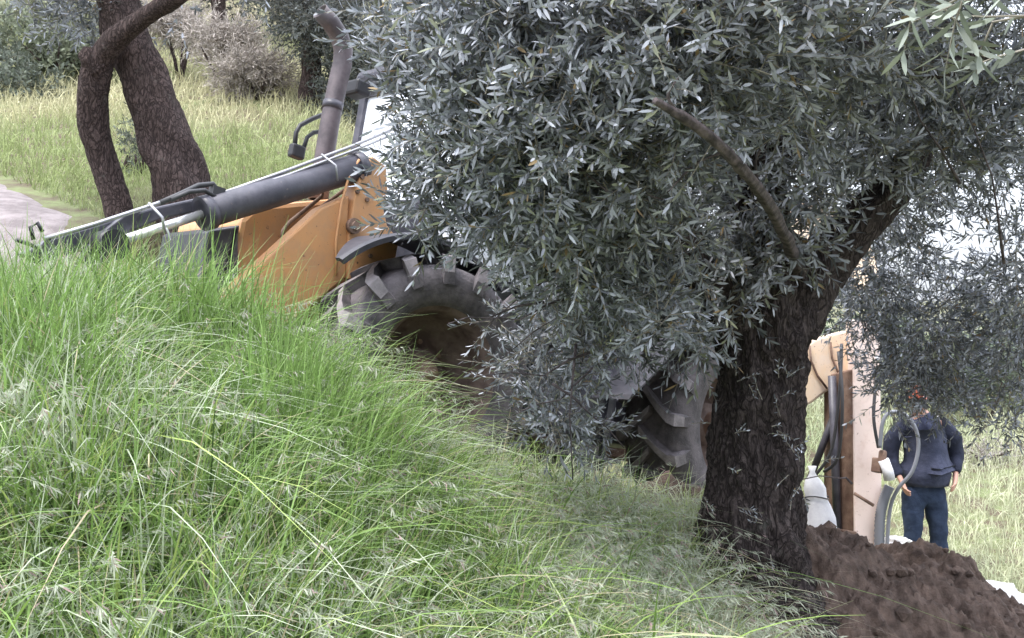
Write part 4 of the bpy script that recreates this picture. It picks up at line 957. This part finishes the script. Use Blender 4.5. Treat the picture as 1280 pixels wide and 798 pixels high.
# dry straw round the trunk and on the right of the bank
n = 1300; x = rng.normal(.92, .22, n); y = rng.normal(4.6, .4, n)
Dr = np.array([.52, .46, .34]) * rng.uniform(.6, 1.25, (n, 1))
v, f, c, _, _ = blades(x, y, rng.uniform(.15, .42, n), rng.uniform(.002, .005, n), np.abs(rng.normal(.8, .5, n)), (.4, -.2), Dr, segs=6)
tag(link('dry_grass', np_mesh('dry_grass', v, None, f, c), M['grass']), 'dry straw coloured stems bending round the foot of the olive trunk', 'grass', kind='stuff')

# hillside grass beyond the digger
n = 130000
y = 8.6 + 30 * rng.random(n) ** 1.5; x = (rng.random(n) * 1.15 - .58) * y * 1.02
on_path = (np.abs((x + 5.35) * .73 + (y - 9.85) * .682) < .95) & (x < -2.6)
s_ = ((-x + y) - 9.9) / 1.414
k_ = ~on_path & ((s_ > .7) | (y > 10.0)) & ~((np.abs(x - 2.9) < .6) & (y < 10.2))
x, y = x[k_], y[k_]; n = len(x)
hz = pnoise(x, y, .55, 40) + .6 * pnoise(x, y, 1.7, 41)
A1 = np.array([.28, .33, .15]); A2 = np.array([.50, .48, .31]); A3 = np.array([.36, .31, .28])
mixf = sm(.5 + .6 * hz)[:, None]; c_ = A1 * (1 - mixf) + A2 * mixf
farm = sm((y - 17) / 8)[:, None] * .5; c_ = c_ * (1 - farm) + A3 * farm
washout = (sm((x - 2.5) / 2) * .6)[:, None]; c_ = (c_ * (1 - washout) + np.array([.46, .50, .36]) * washout) * rng.uniform(.75, 1.3, (n, 1))  # right-hand grass lightened in colour to suggest overexposure
v, f, c, _, _ = blades(x, y, rng.uniform(.10, .30, n) * np.clip(y / 12, .8, 1.6), rng.uniform(.006, .014, n) * np.clip(y / 12, .8, 2.2), np.abs(rng.normal(.4, .3, n)), (.2, 0), c_, segs=3)
tag(link('hillside_grass', np_mesh('hillside_grass', v, None, f, c), M['hillgrass']), 'pale yellow green grass over the slope behind the digger', 'grass', kind='stuff')

# ------------------------------------------------------------------ shrubs and trees of the hillside
def shrub(name, px, py, d, r, n, colour, label, cat='shrub', group=None, ls=.05, trunk=False, lw=.022, sag=0.0, tl=(.15, .4)):
    c = W(px, py, d); g_ = Vector((c.x, c.y, gz(c.x, c.y)))
    e = tag(empty(name, g_), label, cat, group)
    F_ = Foliage(); cc = np.array(colour)
    def cf(k, t): return cc * t[:, None] * rng.uniform(.7, 1.35, (k, 1))
    rr_ = r if isinstance(r, tuple) else (r, r, r)
    # several lobes
    ctr = np.array(c - g_)
    nl = 7
    for i in range(nl):
        o_ = rdir(1)[0] * np.array(rr_) * .55
        F_.clump(ctr + o_, tuple(q * rng.uniform(.35, .6) for q in rr_), n // nl, leafL=ls, leafW=lw, pairs=5, tl=tl, colf=cf)
    F_.build(e, M['bgleaf'], M['twig'], 'crown' if trunk else 'foliage', 'twigs')
    cz = max(ctr[2], .15)
    if trunk:
        knot_tube('trunk', [Vector((0, 0, -.2)), Vector((.05, 0, cz * .4)), Vector((-.03, 0, cz))], [.16, .12, .07], M['bark_far'], e, nseg=16, sub=6, seed=int(px))
    else:
        m_ = MB()
        for k in range(5):
            a = k * 1.3; m_.tube([(0, 0, -.1), (.1 * math.cos(a), .1 * math.sin(a), cz * .4), (rr_[0] * .5 * math.cos(a), rr_[0] * .5 * math.sin(a), cz)], [.025, .018, .008], n=6)
        m_.build('stems', M['bark_far'], e)
    return e
green = (.085, .115, .06); greyg = (.13, .15, .12); dry = (.40, .36, .33); pale = (.36, .38, .27); dark = (.075, .085, .07)
shrub('shrub', 70, 62, 17, (1.0, 1.0, .6), 1100, (.19, .215, .15), 'dark green bush on the slope left of the slanting branch', ls=.09, lw=.035)
shrub('shrub', 15, 120, 16, (.8, .8, .7), 700, greyg, 'grey green bush at the left edge below the crown of another bush', ls=.09, lw=.035)
shrub('shrub', 20, 15, 21, (1.2, 1.0, .7), 800, pale, 'pale yellowish bush at the top left corner of the slope', ls=.1, lw=.04)
for px, py, d, lab in [(225, 30, 17, 'dry pinkish grey brush right behind the split trunk'), (275, 62, 16.2, 'dry pinkish grey brush in the middle of the pale row'), (325, 98, 15.2, 'dry pinkish grey brush at the low right end of the pale row')]:
    shrub('dry_brush', px, py, d, (.62, .5, .30), 700, dry, lab, 'brush', 'dry brush on the slope', ls=.10, lw=.012)
shrub('olive_tree', 385, -5, 15, (1.1, 1.2, 1.15), 2400, (.13, .14, .135), 'grey leaved olive tree hanging over the slope left of the exhaust pipe', 'tree', trunk=True, ls=.07, lw=.02)
shrub('olive_tree', 450, 130, 15, (.7, .8, 1.1), 1500, (.14, .155, .14), 'paler grey olive tree just behind the digger cab', 'tree', trunk=True, ls=.07, lw=.02)
shrub('olive_tree', 270, -60, 20, (1.8, 1.5, 1.0), 1500, (.09, .10, .09), 'dark olive tree high on the slope above the dry brush', 'tree', trunk=True, ls=.09, lw=.025)
shrub('shrub', 168, 195, 11, (.14, .2, .5), 110, greyg, 'thin twiggy bush seen between the two leaning trunks', ls=.05, lw=.012, tl=(.1, .2))
shrub('shrub', 1225, 470, 18, (.9, .8, .7), 900, (.17, .21, .15), 'grey green bush on the slope just right of the man', ls=.08, lw=.03)
shrub('shrub', 1300, 440, 20, (1.2, .8, .9), 900, (.20, .22, .19), 'paler bush at the right edge of the photo', ls=.08, lw=.03)
shrub('shrub', 1130, 440, 22, (1.7, 1.0, .8), 1100, (.13, .17, .11), 'dark green bush on the slope behind the head of the man', ls=.09, lw=.035)
shrub('shrub', 1230, 585, 15, (.8, .4, .25), 260, (.33, .30, .29), 'low mauve weeds on the slope at the level of the hand of the man', ls=.06, lw=.012)
shrub('olive_tree', 900, 330, 19, (2.6, 1.2, 1.6), 1600, (.10, .12, .10), 'olive tree far behind the big trunk', 'tree', trunk=True, ls=.09, lw=.03)
